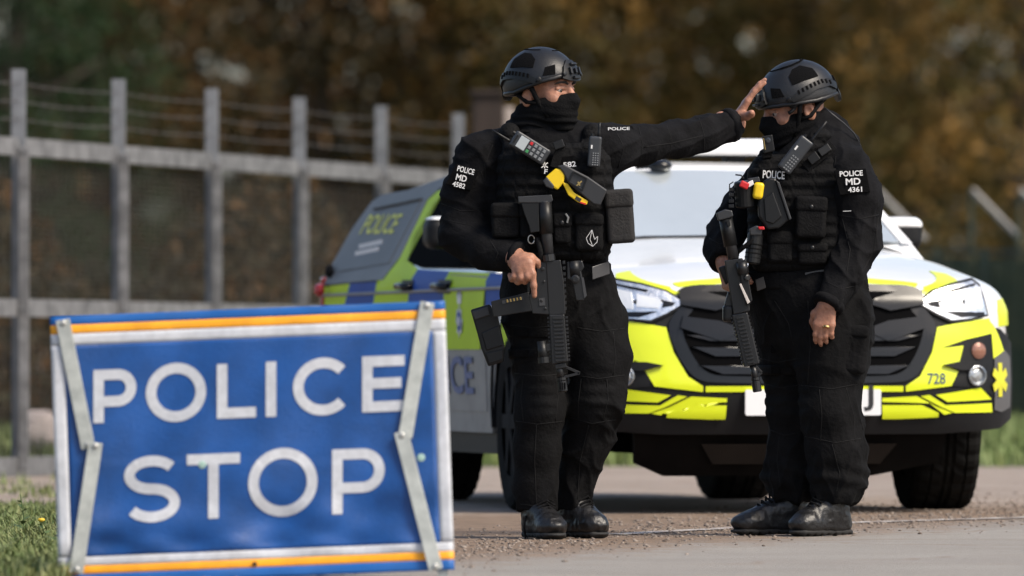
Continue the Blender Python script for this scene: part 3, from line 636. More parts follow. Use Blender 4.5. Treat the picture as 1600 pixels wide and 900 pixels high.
# ------------------------------------------------------------------ police pickup
PSI = R(12.4); PC, PS = math.cos(PSI), math.sin(PSI); TX, TY = 1.221, 55.3
def T(u, v, z): return Vector((TX + u * PC - v * PS, TY + v * PC + u * PS, z))     # u across (image right +), v back from the nose, z up
def proj(p): return 800 + p.x / p.y * FP * K, 450 - (p.z - CAM_H) / p.y * FP * K
def inv(surf, px, py, g):
    """parameters of the surface point that stands in the direction of a photo pixel"""
    a, b = g
    for _ in range(25):
        x, y = proj(surf(a, b)); e = 1e-4; x1, y1 = proj(surf(a + e, b)); x2, y2 = proj(surf(a, b + e))
        j = ((x1 - x) / e, (x2 - x) / e, (y1 - y) / e, (y2 - y) / e); det = j[0] * j[3] - j[1] * j[2]
        if abs(det) < 1e-9: break
        dx, dy = px - x, py - y; da, db = (j[3] * dx - j[1] * dy) / det, (-j[2] * dx + j[0] * dy) / det
        m = max(abs(da), abs(db)); k = min(1, .25 / m) if m > 0 else 1; a += da * k; b += db * k
    return a, b
ZP = ([.10, .20, .33, .42, .55, .75, .90, .965, 1.02, 1.2], [.22, .15, .06, .015, .0, .025, .06, .10, .16, .4])
def v0(u, z): a = min(abs(u), 1.05); return .06 * a * a + .34 * a ** 7 + float(np.interp(z, *ZP))
def SF(u, z, off=0.0): return T(u, v0(u, z) - off, z)
HW = .985
def hw(v, z):
    w = HW - max(0, z - .98) * .56 - max(0, .7 - z) * .06 - max(0, v - 3.3) * .012
    return w
def SS(v, z, off=0.0): return T(-(hw(v, z) + off), v, z)
def SSR(v, z, off=0.0): return T(hw(v, z) + off, v, z)
def chaikin(p, it=2):
    for _ in range(it):
        n = len(p); p = [q for i in range(n) for q in ((p[i][0] * .75 + p[(i + 1) % n][0] * .25, p[i][1] * .75 + p[(i + 1) % n][1] * .25), (p[i][0] * .25 + p[(i + 1) % n][0] * .75, p[i][1] * .25 + p[(i + 1) % n][1] * .75))]
    return p
def patch(name, poly, surf, m, parent, off=.004, th=.008, cuts=3, smooth=True):
    """outline in surface parameters -> curved plate lying on the surface, off proud of it"""
    bm = bmesh.new(); vs = [bm.verts.new((a, b, 0)) for a, b in poly]; bm.faces.new(vs)
    bmesh.ops.triangulate(bm, faces=bm.faces[:]); bmesh.ops.subdivide_edges(bm, edges=bm.edges[:], cuts=cuts, use_grid_fill=True)
    bm.verts.ensure_lookup_table(); n = len(bm.verts); bm.verts.index_update()
    P = [(v.co.x, v.co.y) for v in bm.verts]; fs = [tuple(v.index for v in f.verts) for f in bm.faces]; bd = [(e.verts[0].index, e.verts[1].index) for e in bm.edges if e.is_boundary]; bm.free()
    V = [surf(a, b, off) for a, b in P] + [surf(a, b, off - th) for a, b in P]
    fs2 = fs + [tuple(n + i for i in reversed(f)) for f in fs]
    for a, b in bd:
        k = len(V); V += [V[a], V[b], V[n + b], V[n + a]]; fs2.append((k, k + 1, k + 2, k + 3))
    return MB().add(V, fs2).build(name, m, parent, smooth=smooth, fix=False)
def fpx(pts, g=(.5, .7)): return [inv(SF, x, y, g) for x, y in pts]
def spxs(pts, g=(2.5, 1.0)): return [inv(SS, x, y, g) for x, y in pts]
def both(fn):
    for sgn_ in (1, -1): fn(sgn_)
def mir(poly, s): return [(s * a, b) for a, b in poly]

M_YEL = mat('fluorescent_yellow_film', (0.70, 0.80, 0.015), 0.35, coat=.3)
M_GYEL = mat('yellow_green_reflective_film', (0.47, 0.66, 0.02), 0.5, spec=.12, var=.05, vscale=3)
M_BLUF = mat('blue_reflective_film', (0.010, 0.065, 0.32), 0.5, spec=.12, var=.1, vscale=3)
M_WPNT = mat('white_paint', (0.78, 0.79, 0.80), 0.25, coat=.6, var=.02)
M_SILV = mat('dusty_silver_paint', (0.26, 0.26, 0.26), 0.5, .25, var=.12, vscale=5, spec=.2)
M_CANO = mat('grey_canopy_gelcoat', (0.15, 0.152, 0.155), 0.5, spec=.2, var=.07, vscale=3)
M_CANI = mat('canopy_panel_grey', (0.13, 0.132, 0.135), 0.5, spec=.2, var=.07, vscale=3)
M_BPLA = mat('black_textured_plastic', (0.008, 0.0085, 0.010), 0.55, spec=.25, bump=.15, bscale=200)
M_GBLK = mat('gloss_black_trim', (0.004, 0.0045, 0.006), 0.25, spec=.4)
M_UNDER = mat('underbody_black', (0.0035, 0.003, 0.0028), 0.9, spec=.1, var=.4, vscale=5)
M_RUBB = mat('tyre_rubber', (0.009, 0.009, 0.009), 0.9, spec=.08, var=.3, vscale=12, bump=.2, bscale=80)
M_RIM = mat('alloy_rim', (0.010, 0.010, 0.011), 0.8, 0, spec=.1)
M_CHRM = mat('reflector_chrome', (0.80, 0.82, 0.84), 0.22, .85, var=.1, vscale=30, bump=.5, bscale=25)
M_LENS = mat('lamp_lens', (0.85, 0.87, 0.88), 0.12, .35, coat=.5, bump=.2, bscale=40)
M_ORGL = mat('amber_lens', (0.28, 0.13, 0.09), 0.15, .2, coat=.5)
M_FOGL = mat('fog_lamp_reflector', (0.42, 0.44, 0.46), 0.2, .8, bump=.4, bscale=60)
M_REDL = mat('red_lens', (0.35, 0.012, 0.012), 0.2, coat=.5)
M_SGLS = mat('dark_side_glass', (0.010, 0.011, 0.012), 0.9, spec=.0)
M_WGLS = mat('windscreen_painted_sky', (0.62, 0.68, 0.71), 0.2, .55, var=.05, vscale=1.5)  # bright sky reflection is put into the pale, half-metallic base colour
M_PLATE = mat('white_plate', (0.75, 0.76, 0.78), 0.4)
M_BLKT = mat('black_lettering', (0.015, 0.015, 0.018), 0.6)
M_DBLT = mat('navy_lettering', (0.02, 0.05, 0.12), 0.5)
M_BGRY = mat('blue_lettering_film', (0.06, 0.10, 0.26), 0.5)
M_WLET = mat('white_lettering', (0.72, 0.72, 0.72), 0.7)
M_YLET = mat('yellow_lettering', (0.62, 0.60, 0.03), 0.5)

truck = thing('pickup_truck', T(0, 2.5, 0), 'white and fluorescent yellow police pickup with grey canopy facing the camera', 'pickup truck')
# bonnet and front wings: lofted shell of boxy rounded sections
def wsec(v):
    lo, hi = 0.0, 1.05
    for _ in range(40):
        m = (lo + hi) / 2
        if v0(m, .93) < v: lo = m
        else: hi = m
    return min(lo, HW)
def bon(a, v, off=0.0):
    """a: -1..1 across; v: back from the nose"""
    w = wsec(v) + off; zt = float(np.interp(v, [.08, .2, .5, 1.0, 1.68], [.950, .985, 1.040, 1.100, 1.150])); zb = .74; th = a * math.pi / 2
    n = 4.4; u = w * math.copysign(abs(math.sin(th)) ** (2 / n), a); z = zb + (zt - zb + off) * abs(math.cos(th)) ** (2 / n)
    z += .018 * math.exp(-((abs(u) - .0) / .42) ** 4) * min(1, max(0, (v - .15) * 4)); return T(u, v, z)
vsn = [.085, .10, .12, .15, .19, .24, .30, .38, .47, .6, .8, 1.0, 1.2, 1.45, 1.68]; na = 64
V = [bon(-1 + 2 * i / na, v) for v in vsn for i in range(na + 1)]; Fq = [(j * (na + 1) + i, j * (na + 1) + i + 1, (j + 1) * (na + 1) + i + 1, (j + 1) * (na + 1) + i) for j in range(len(vsn) - 1) for i in range(na)]
bonnet = MB().add(V, Fq).build('bonnet', M_WPNT, truck, smooth=True)
def bpatch(name, poly, m, parent, off=.003): return patch(name, poly, bon, m, parent, off, .0025, 6)
def bpx(pts): return [inv(bon, x, y, (-.4, .25)) for x, y in pts]
fl1 = bpx([(964, 428), (985, 424), (1048, 449), (1044, 464), (1012, 456), (966, 440)]); fl2 = bpx([(1052, 443), (1110, 437), (1177, 433), (1177, 441), (1110, 445), (1062, 449)])
for s in (1, -1):
    bpatch('yellow_flash', [(-s * a, max(v, .09)) for a, v in fl1], M_YEL, bonnet); bpatch('yellow_flash', [(-s * a, max(v, .088)) for a, v in fl2], M_YEL, bonnet)
    bpatch('wing_film', [(s * a, v) for a, v in ((.80, .34), (.90, .30), (.985, .30), (.985, .80), (.86, .80))], M_YEL, bonnet)
    V = []; 
    for v in [.22, .35, .5, .7, .9, 1.1, 1.35, 1.64]: V += [bon(s * .545, v, .0015), bon(s * .552, v, .0015)]
    MB().add(V, [(2 * i, 2 * i + 1, 2 * i + 3, 2 * i + 2) for i in range(7)]).build('shut_line', M_BLKT, bonnet)
cowl = MB(); 
for k in range(13):
    pass
V = []
for i in range(25):
    a = -.52 + 1.04 * i / 24; p = bon(a, 1.66); V += [p + Vector((0, 0, .006)), p + Vector((-PS * .16, PC * .16, .03)), p + Vector((-PS * .16, PC * .16, -.04))]
MB().add(V, [(3 * i, 3 * i + 1, 3 * i + 4, 3 * i + 3) for i in range(24)] + [(3 * i + 1, 3 * i + 2, 3 * i + 5, 3 * i + 4) for i in range(24)]).build('cowl', M_BPLA, truck)
for s in (.05, -.55):
    a, b = T(s, 1.72, 1.170), T(s + .52, 1.78, 1.185); MB().tube([a, a.lerp(b, .5) + Vector((0, 0, .012)), b], .009, 6).build('wiper', M_BPLA, truck)

# sides with wheel arches
FW, RW, WR_ = (1.2, .385), (4.02, .385), .385
def arcp(c, r, a0, a1, n=14): return [(c[0] + r * math.cos(R(a0 + (a1 - a0) * k / n)), c[1] + r * math.sin(R(a0 + (a1 - a0) * k / n))) for k in range(n + 1)]
side = [(1.46, 1.0), (1.46, .77)] + [(p[0], max(.36, p[1])) for p in arcp(FW, .465, 53, 2)] + [(1.70, .33), (3.5, .33)] + [(p[0], max(.36, p[1])) for p in arcp(RW, .465, 176, 4)] + [(4.55, .42), (5.2, .46), (5.22, 1.0), (3.4, 1.02)]
nose = [(.44, .76), (.44, .46), (.70, .42)] + arcp(FW, .465, 172, 127, 6)
for S in (SS, SSR): patch('side_panel', side, S, M_SILV, truck, 0, .03, 2); patch('wing_corner', nose, S, M_SILV if S is SS else mat('dark_grey_film', (.05, .05, .052), .6, spec=.2), truck, 0, .03, 2)
for S in (SS, SSR):
    ar = arcp(FW, .455, 184, -4, 24); MB().add([S(p[0], p[1], .012 if k else -.1) for p in ar for k in (1, 0)], [(2 * i, 2 * i + 1, 2 * i + 3, 2 * i + 2) for i in range(24)]).build('arch_trim', M_BPLA, truck)
    ar = arcp(RW, .462, 184, -4, 24); MB().add([S(p[0], p[1], .012 if k else -.1) for p in ar for k in (1, 0)], [(2 * i, 2 * i + 1, 2 * i + 3, 2 * i + 2) for i in range(24)]).build('arch_trim', M_BPLA, truck)
patch('sill', [(1.68, .335), (3.55, .335), (3.55, .24), (1.68, .24)], SS, M_BPLA, truck, -.02, .05, 2); patch('sill', [(1.68, .335), (3.55, .335), (3.55, .24), (1.68, .24)], SSR, M_BPLA, truck, -.02, .05, 2)
# chequered livery of the visible side
doors = []
fdoor = patch('door', [(1.70, 1.0), (2.62, 1.01), (2.62, .42), (1.76, .42)], SS, M_SILV, truck, .004, .01, 2)
rdoor = patch('door', [(2.635, 1.01), (3.42, 1.015), (3.42, .62), (3.2, .42), (2.635, .42)], SS, M_SILV, truck, .004, .01, 2)
for d_, v in ((fdoor, 2.45), (rdoor, 3.22)):
    a = SS(v, .955, .035); b = SS(v + .2, .957, .035); MB().tube([SS(v, .955, .0), a, a.lerp(b, .5) + Vector((0, 0, .004)), b, SS(v + .2, .957, 0)], .016, 8).build('handle', M_GBLK, d_, smooth=True)
    patch('handle_recess', [(v - .03, .925), (v + .22, .925), (v + .22, .985), (v - .03, .985)], SS, M_BLKT, d_, .009, .002, 1)
def stripe(px, m, nm): return patch(nm, spxs(px), SS, m, truck, .007, .002, 3)
stripe([(503, 449), (549, 443), (540, 478), (503, 478)], M_GYEL, 'green_chequer')
stripe([(549, 443), (591, 440), (585, 478), (540, 478)], M_BLUF, 'blue_chequer')
stripe([(591, 440), (604, 435), (628, 402), (640, 408), (655, 421), (639, 478), (585, 478)], M_GYEL, 'green_chequer')
stripe([(655, 421), (705, 424), (695, 478), (639, 478)], M_BLUF, 'blue_chequer')
stripe([(705, 424), (768, 427), (752, 546), (672, 546), (682, 478), (695, 478)], M_GYEL, 'green_chequer')
stripe([(768, 427), (800, 428), (790, 478), (761, 478)], M_BLUF, 'blue_chequer')
stripe([(800, 428), (850, 430), (846, 540), (782, 546), (790, 478)], M_GYEL, 'green_chequer')
# thin moulding along the doors
V = spxs([(503, 462), (850, 447)]); MB().tube([SS(V[0][0], V[0][1], .012), SS((V[0][0] + V[1][0]) / 2, (V[0][1] + V[1][1]) / 2, .012), SS(V[1][0], V[1][1], .012)], .007, 6).build('side_moulding', M_SILV, truck)
# force crest on the door: crowned star
c0 = spxs([(721, 502)])[0]
def crest(r, m, off, n=8, inner=.62):
    pts = [(c0[0] - .9 * r * (1 if k % 2 == 0 else inner) * math.sin(math.pi * k / n), c0[1] + r * (1 if k % 2 == 0 else inner) * math.cos(math.pi * k / n)) for k in range(2 * n)]
    return patch('crest', pts, SS, m, fdoor, off, .002, 1)
crest(.075, M_WLET, .011); crest(.048, M_BLUF, .0125, 8, .85); crest(.024, M_WLET, .014, 8, .9)
patch('crest', [(c0[0] - .035, c0[1] + .075), (c0[0] + .035, c0[1] + .075), (c0[0] + .05, c0[1] + .12), (c0[0] + .02, c0[1] + .10), (c0[0], c0[1] + .135), (c0[0] - .02, c0[1] + .10), (c0[0] - .05, c0[1] + .12)], SS, M_WLET, fdoor, .011, .002, 1)
# POLICE along the lower doors
a = spxs([(762, 590)])[0]; mb = MB(); text_on(mb, 'POLICE', (0, 0, 0), (1, 0, 0), (0, 0, 1), .155, .02, False, 1.05, lambda x, y: SS(a[0] + 1.55 - x * 1.75, a[1] - .075 + y, .010)); mb.build('lettering', M_BGRY, truck, fix=False)
# cab
cabo = [(1.60, 1.00), (1.72, 1.13), (2.16, 1.432), (2.24, 1.460), (2.4, 1.478), (2.9, 1.485), (3.25, 1.475), (3.42, 1.02)]
def prism_uv(name, outline, m, parent, inset=0.0, crown=.02, nx=16, bevel=0.01):
    n = len(outline); V = []; 
    for (v, z) in outline:
        w = hw(v, z) - inset
        for i in range(nx + 1): u = -w + 2 * w * i / nx; V.append(T(u, v, z + crown * (1 - (u / w) ** 2) * (1 if z > 1.4 else 0)))
    Fq = [(j * (nx + 1) + i, j * (nx + 1) + i + 1, ((j + 1) % n) * (nx + 1) + i + 1, ((j + 1) % n) * (nx + 1) + i) for j in range(n) for i in range(nx)]
    Fq += [tuple(j * (nx + 1) for j in range(n)), tuple(j * (nx + 1) + nx for j in reversed(range(n)))]
    return MB().add(V, Fq).build(name, m, parent, bevel)
cab = prism_uv('cab', cabo, M_WPNT, truck)
def ws(u, t, off=0.0):
    v = 1.72 + .44 * t; z = 1.13 + .302 * t; w = hw(v, z); b = .055 * (1 - (u) ** 2)
    return T(u * w, v - b * .9 - off * .56, z + b * .35 + off * .83)
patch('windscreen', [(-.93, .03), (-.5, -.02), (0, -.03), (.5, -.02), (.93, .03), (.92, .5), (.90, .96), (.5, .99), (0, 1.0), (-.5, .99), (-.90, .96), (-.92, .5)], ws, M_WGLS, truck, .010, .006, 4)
for s in (1, -1):
    MB().add([ws(s * q, t, .012) for t in (0, .5, 1.0) for q in (.935, .99)], [(0, 1, 3, 2), (2, 3, 5, 4)]).build('screen_pillar', M_WPNT, truck)
# side windows
patch('side_window', spxs([(640, 409), (650, 372), (668, 338), (690, 306), (735, 299), (790, 330), (838, 400), (838, 420), (660, 418)]), SS, M_SGLS, truck, .006, .004, 3)
patch('side_window', [(1.95, 1.04), (2.25, 1.42), (3.1, 1.44), (3.25, 1.06)], SSR, M_SGLS, truck, .006, .004, 3)
stripe([(628, 402), (671, 312), (686, 298), (696, 298), (680, 318), (648, 370), (638, 409)], M_GYEL, 'green_pillar')
# canopy over the load bed
co = spxs([(693, 290), (637, 297), (598, 304), (583, 314), (552, 358), (518, 418), (506, 447)]) ; v_end = co[-1][0]
cano = [(3.44, 1.025), (3.44, 1.47)] + [(max(3.5, a), b) for a, b in co[1:]] ; cano.append((v_end + .01, 1.01))
canopy = prism_uv('canopy', cano, M_CANO, truck, -.004, .012)
patch('canopy_side', spxs([(694, 291), (640, 297), (600, 304), (584, 315), (553, 358), (519, 418), (508, 445), (601, 437), (627, 403), (670, 313)]), SS, M_CANO, canopy, .010, .006, 3)
patch('side_hatch', spxs([(664, 311), (600, 320), (588, 332), (534, 412), (533, 424), (612, 411)]), SS, M_CANI, canopy, .014, .004, 3)
V = spxs([(590, 327), (664, 311)]); MB().bar(SS(*V[0], .016), SS(*V[1], .016), .016, .008, (0, 0, 1)).build('hatch_seam', M_BLKT, canopy)
def side_text(txt, px, py, h, m, wid):
    a, b = inv(SS, px, py, (3.8, 1.2)); mb = MB(); text_on(mb, txt, (0, 0, 0), (1, 0, 0), (0, 0, 1), h, .02, True, 1.0, lambda x, y: SS(a - x * 1.0, b + y, .017), wid); mb.build('lettering', m, canopy, fix=False)
side_text('POLICE', 601, 350, .085, M_YLET, .78)
for (x0, y0, x1, y1) in ((567, 386, 603, 378), (561, 397, 597, 389)):
    V = spxs([(x0, y0), (x1, y1)]); MB().bar(SS(*V[0], .017), SS(*V[1], .017), .003, .022, (0, 0, 1)).build('white_strip', M_WLET, canopy)
q = spxs([(523, 424)])[0]; MB().lathe(SS(q[0], q[1], .012), SS(q[0], q[1], 1) - SS(q[0], q[1], 0), [(0, .03), (.02, .03), (.03, .015)], 10).build('hatch_lock', M_RIM, canopy)
MB().box(T(0, 5.24, .72), (1.86, .04, .56), Matrix.Rotation(PSI, 3, 'Z')).build('tailgate', M_SILV, truck, .01)
q = T(-.93, 5.27, .9); MB().box(q, (.10, .06, .20), Matrix.Rotation(PSI, 3, 'Z')).build('tail_lamp', M_REDL, truck, .012)
q = T(.93, 5.27, .9); MB().box(q, (.10, .06, .20), Matrix.Rotation(PSI, 3, 'Z')).build('tail_lamp', M_REDL, truck, .012)
MB().lathe(T(-1.0, 5.15, .94), (-PC, -PS, 0), [(0, .03), (.02, .03), (.035, .015)], 10).build('marker_lamp', M_REDL, truck)
# roof light bar
lb = MB(); n = 24
pts = []
for sx in (1,):
    sd = SDF(); Mz = np.array(Matrix.Rotation(PSI, 3, 'Z'))
    sd.box(np.array(T(0, 2.50, 1.562)), (.42, .14, .036), .03, .005, Mz)
M_LBAR = mat('light_bar_clear_cover', (0.80, 0.81, 0.82), 0.2, coat=.5)
bar = sdf_obj('light_bar', sd, M_LBAR, truck, .012)
MB().box(T(0, 2.5, 1.528), (.74, .2, .02), Matrix.Rotation(PSI, 3, 'Z')).build('base_strip', M_BPLA, bar, .004)
for s in (-.28, .28): MB().box(T(s, 2.48, 1.508), (.08, .12, .04), Matrix.Rotation(PSI, 3, 'Z')).build('mounting_foot', M_BPLA, bar, .006)
sd = SDF(); p = inv(lambda u, z: T(u, 2.1, z), 1031, 264, (-.2, 1.5)); sd.ell(np.array(T(p[0], 2.1, 1.478)), (.055, .05, .028), .01); sdf_obj('roof_antenna', sd, M_GBLK, truck, .008)
MB().tube([T(p[0] - .1, 2.13, 1.48), T(p[0] - .03, 2.1, 1.485)], .018, 8).build('antenna_cable', M_BPLA, truck)
# door mirrors
for s in (1, -1):
    sd = SDF(); c = np.array(T(s * (.95 if s > 0 else 1.01), 2.3, 1.185)); Mz = np.array(Matrix.Rotation(PSI, 3, 'Z')); sd.box(c, (.122, .08, .070), .045, .02, Mz)
    mr = sdf_obj('door_mirror', sd, M_BPLA, truck, .010)
    sd = SDF(); sd.box(c + [0, -.002, .006], (.126, .084, .068), .045, .01, Mz); sd.plane(c + [0, 0, .028 if s > 0 else .058], (0, 0, -1)); sdf_obj('mirror_cap', sd, M_WPNT if s > 0 else M_WPNT, mr, .010)
    MB().bar(T(s * .93, 2.3, 1.08), T(s * 1.0, 2.3, 1.14), .06, .05).build('mirror_stalk', M_BPLA, mr, .01)

# ---- front end
front_base = patch('bumper', [(-.985, .40), (-.985, .72), (-.90, .78), (-.74, .80), (-.60, .84), (-.5, .92), (-.4, .955), (0, .96), (.4, .955), (.5, .92), (.60, .84), (.74, .80), (.90, .78), (.985, .72), (.985, .40), (.9, .36), (.6, .34), (-.6, .34), (-.9, .36)], SF, M_BPLA, truck, 0, .02, 5)
val = [(-.70, .345), (.64, .345), (.62, .22), (.34, .165), (-.55, .165), (-.68, .22)]
patch('valance', val, SF, M_UNDER, truck, -.03, .03, 3)
patch('skid_plate', [(-.42, .30), (.42, .30), (.36, .215), (-.36, .215)], SF, M_GBLK, truck, -.012, .012, 2)
grl = fpx([(1361, 444), (1427, 445), (1443, 460), (1436, 474), (1456, 496), (1463, 513), (1454, 548), (1437, 581), (1421, 594), (1400, 598)])
gz0, gz1 = grl[0][1], grl[-1][1]; gr_out = [(-a, b) for a, b in reversed(grl)]
gpoly = grl + [(0, gz1 - .004)] + [(-a, b) for a, b in reversed(grl)] + [(0, gz0 + .004)]
grille = patch('grille', chaikin(gpoly, 2), SF, M_GBLK, truck, .012, .012, 4)
cg = (0, (gz0 + gz1) / 2); inner = [(a * .90, cg[1] + (b - cg[1]) * .86) for a, b in gpoly]
patch('grille_recess', chaikin(inner, 2), SF, mat('grille_void', (0.003, 0.003, 0.0035), 0.9, spec=.05), grille, .0135, .002, 4)
def gp(px): return [(abs(a), b) for a, b in fpx(px, (-.4, .8))]
for poly, th in ((gp([(1058, 453), (1099, 455), (1139, 466), (1148, 475), (1116, 485), (1061, 476)]), .03), (gp([(1065, 494), (1122, 501), (1145, 509), (1150, 521), (1125, 533), (1061, 512)]), .035)):
    for s in (1, -1):
        ext = [(s * a, b) for a, b in poly]; patch('grille_wing', ext, SF, M_GBLK, grille, .028, .02, 3)
    zc = [b for a, b in poly]; uc = min(a for a, b in poly)
    patch('grille_bar', [(-uc, min(zc) + .018), (uc, min(zc) + .018), (uc, min(zc) + .05), (-uc, min(zc) + .05)], SF, M_GBLK, grille, .024, .014, 3)
for (ya, yb, xa) in ((541, 555, 1078), (570, 583, 1090), (523, 531, 1070)):
    (a0, z0), (a1, z1) = inv(SF, xa, ya, (-.4, .7)), inv(SF, xa + 38, yb, (-.4, .7)); a0, a1 = abs(a0), abs(a1)
    patch('grille_bar', [(-a0, z0), (-a1, z1), (a1, z1), (a0, z0), (a1, z1 + .016), (-a1, z1 + .016)] if False else [(-a0, z0), (-a1, z1 - .004), (a1, z1 - .004), (a0, z0), (a1, z1 + .014), (-a1, z1 + .014)], SF, M_GBLK, grille, .024, .012, 3)
cor = fpx([(1542, 497), (1552, 508), (1562, 530), (1568, 548), (1552, 560), (1549, 521)], (.95, .7))
hl = fpx([(1434, 473), (1458, 455), (1488, 445), (1517, 438), (1528, 447), (1536, 470), (1541, 491), (1515, 497), (1486, 500), (1462, 489)])
cl = (sum(a for a, b in hl) / len(hl), sum(b for a, b in hl) / len(hl))
yel1 = fpx([(1464, 511), (1500, 504), (1545, 497), (1556, 525), (1548, 521), (1510, 530), (1470, 544), (1505, 540), (1497, 572), (1477, 571), (1497, 580), (1486, 603), (1415, 612), (1415, 603), (1437, 588), (1456, 550)])
fog = fpx([(1470, 544), (1510, 529), (1549, 520), (1553, 618), (1520, 606), (1486, 603), (1496, 580), (1476, 570), (1498, 562), (1504, 541)])
low = [fpx([(1462, 617), (1532, 606), (1549, 624), (1480, 628)]), fpx([(1438, 619), (1452, 617), (1477, 633), (1549, 630), (1550, 644), (1492, 645), (1470, 636)]), fpx([(1378, 622), (1432, 619), (1464, 636), (1488, 645), (1475, 648), (1452, 630), (1378, 628)]), fpx([(1378, 633), (1440, 633), (1466, 645), (1466, 652), (1400, 655), (1378, 655)])]
cent = fpx([(1340, 604), (1411, 603), (1411, 612), (1340, 616)])
for s in (1, -1):
    big = [(cl[0] + (a - cl[0]) * 1.07, cl[1] + (b - cl[1]) * 1.13) for a, b in hl]
    h = patch('headlight', mir(big, s), SF, M_BPLA, truck, .014, .02, 3)
    patch('reflector', mir(hl, s), SF, M_CHRM, h, .016, .003, 2)
    u0 = min(a for a, b in hl); u1 = max(a for a, b in hl); zt_ = max(b for a, b in hl); zb_ = min(b for a, b in hl); du, dz = u1 - u0, zt_ - zb_
    for (pa0, pm) in (([(.30, .52), (.60, .66), (.62, .34), (.34, .30)], M_LENS), ([(.66, .70), (.93, .84), (.93, .30), (.66, .28)], M_LENS), ([(.36, .22), (.95, .20), (.96, .10), (.60, .07)], M_GBLK), ([(.12, .44), (.27, .50), (.30, .32), (.16, .36)], M_GBLK), ([(.45, .76), (.85, .93), (.86, .88), (.48, .71)], M_GBLK)):
        patch('lamp_element', mir([(u0 + du * x, zb_ + dz * y) for x, y in pa0], s), SF, pm, h, .0195, .004, 1)
    yb = patch('yellow_bumper_film', mir(yel1, s), SF, M_YEL, front_base, .006, .004, 3)
    patch('fog_recess', mir(fog, s), SF, M_BPLA, front_base, .004, .004, 3)
    patch('yellow_corner_film', mir(cor, s), SF, M_YEL, front_base, .006, .004, 2)
    fc = inv(SF, 1524, 587, (.8, .6)); ic = inv(SF, 1527, 548, (.8, .65))
    nrm = Vector((PS + s * .35, -PC, 0)).normalized()
    MB().lathe(SF(s * fc[0], fc[1], .004), nrm, [(0, .043), (.018, .043), (.02, .038), (.008, .036), (.016, .02), (.018, .001)], 18).build('fog_lamp', M_FOGL, truck)
    MB().lathe(SF(s * ic[0], ic[1], .004), nrm, [(0, .034), (.012, .034), (.018, .02), (.02, .001)], 16).build('indicator', M_ORGL, truck)
    for poly in low: patch('yellow_bumper_film', mir(poly, s), SF, M_YEL, front_base, .006, .004, 2)
    pt = inv(SF, 1490, 571, (.8, .6)); patch('bumper_blade', mir([(pt[0] - .05, pt[1] + .002), (pt[0] + .03, pt[1] - .020), (pt[0] + .13, pt[1] - .018), (pt[0] + .17, pt[1] + .005), (pt[0] + .13, pt[1] + .018), (pt[0] + .02, pt[1] + .016)], s), SF, M_BPLA, front_base, .022, .018, 2)
patch('yellow_bumper_film', cent + [(-a, b) for a, b in reversed(cent)] if False else [(-cent[1][0], cent[1][1]), (cent[1][0], cent[1][1]), (cent[2][0], cent[2][1]), (-cent[2][0], cent[2][1])], SF, M_YEL, front_base, .006, .004, 4)
# right wing: grey film with yellow asterisk
q = (.888, .565)
gw = patch('grey_wing_film', [(.856, .655), (.925, .69), (.965, .66), (.965, .45), (.90, .43), (.856, .44)], SF, mat('mid_grey_film', (.10, .10, .105), .6, spec=.2), front_base, .008, .004, 3)
mb = MB()
for k in range(3):
    a = math.pi / 2 + k * math.pi / 3; c, s = math.cos(a) * .16, math.sin(a) * .095; n_ = (-math.sin(a) * .035, math.cos(a) * .018)
    V = [SF(q[0] + c * e * .30 + n_[0] * f * .35, q[1] + s * e * .75 + n_[1] * f, .0135 + .0007 * k) for e in np.linspace(-1, 1, 9) for f in (-1, 1)]
    mb.add(V, [(2 * i, 2 * i + 1, 2 * i + 3, 2 * i + 2) for i in range(8)])
mb.build('asterisk', M_YLET, gw, fix=False)
# fleet number
a = inv(SF, 1449, 600, (.6, .6)); b = inv(SF, 1477, 600, (.6, .6)); mb = MB(); text_on(mb, '728', (0, 0, 0), (1, 0, 0), (0, 0, 1), .044, .01, False, 1.0, lambda x, y: SF(a[0] + x, a[1] + y, .0085), b[0] - a[0]); mb.build('fleet_number', M_DBLT, front_base, fix=False)
# number plate
pa_ = [inv(SF, x, y, (0, .55)) for x, y in ((1163, 612), (1375, 605), (1375, 646), (1163, 652))]
pz0, pz1 = (pa_[2][1] + pa_[3][1]) / 2, (pa_[0][1] + pa_[1][1]) / 2; pu0, pu1 = pa_[0][0], pa_[1][0]
def flat(u, z, off=0.0): return T(u, -.012 - off, z)
plate = patch('number_plate', [(pu0 + .006, pz0), (pu1 - .006, pz0), (pu1, pz0 + .006), (pu1, pz1 - .006), (pu1 - .006, pz1), (pu0 + .006, pz1), (pu0, pz1 - .006), (pu0, pz0 + .006)], flat, M_PLATE, truck, .0, .012, 1)
mb = MB(); text_on(mb, 'J', (0, 0, 0), (1, 0, 0), (0, 0, 1), .079, .025, False, 1.0, lambda x, y: flat(pu1 - .075 + x, pz0 + .018 + y, .0015), .042); mb.build('plate_character', M_BLKT, plate, fix=False)

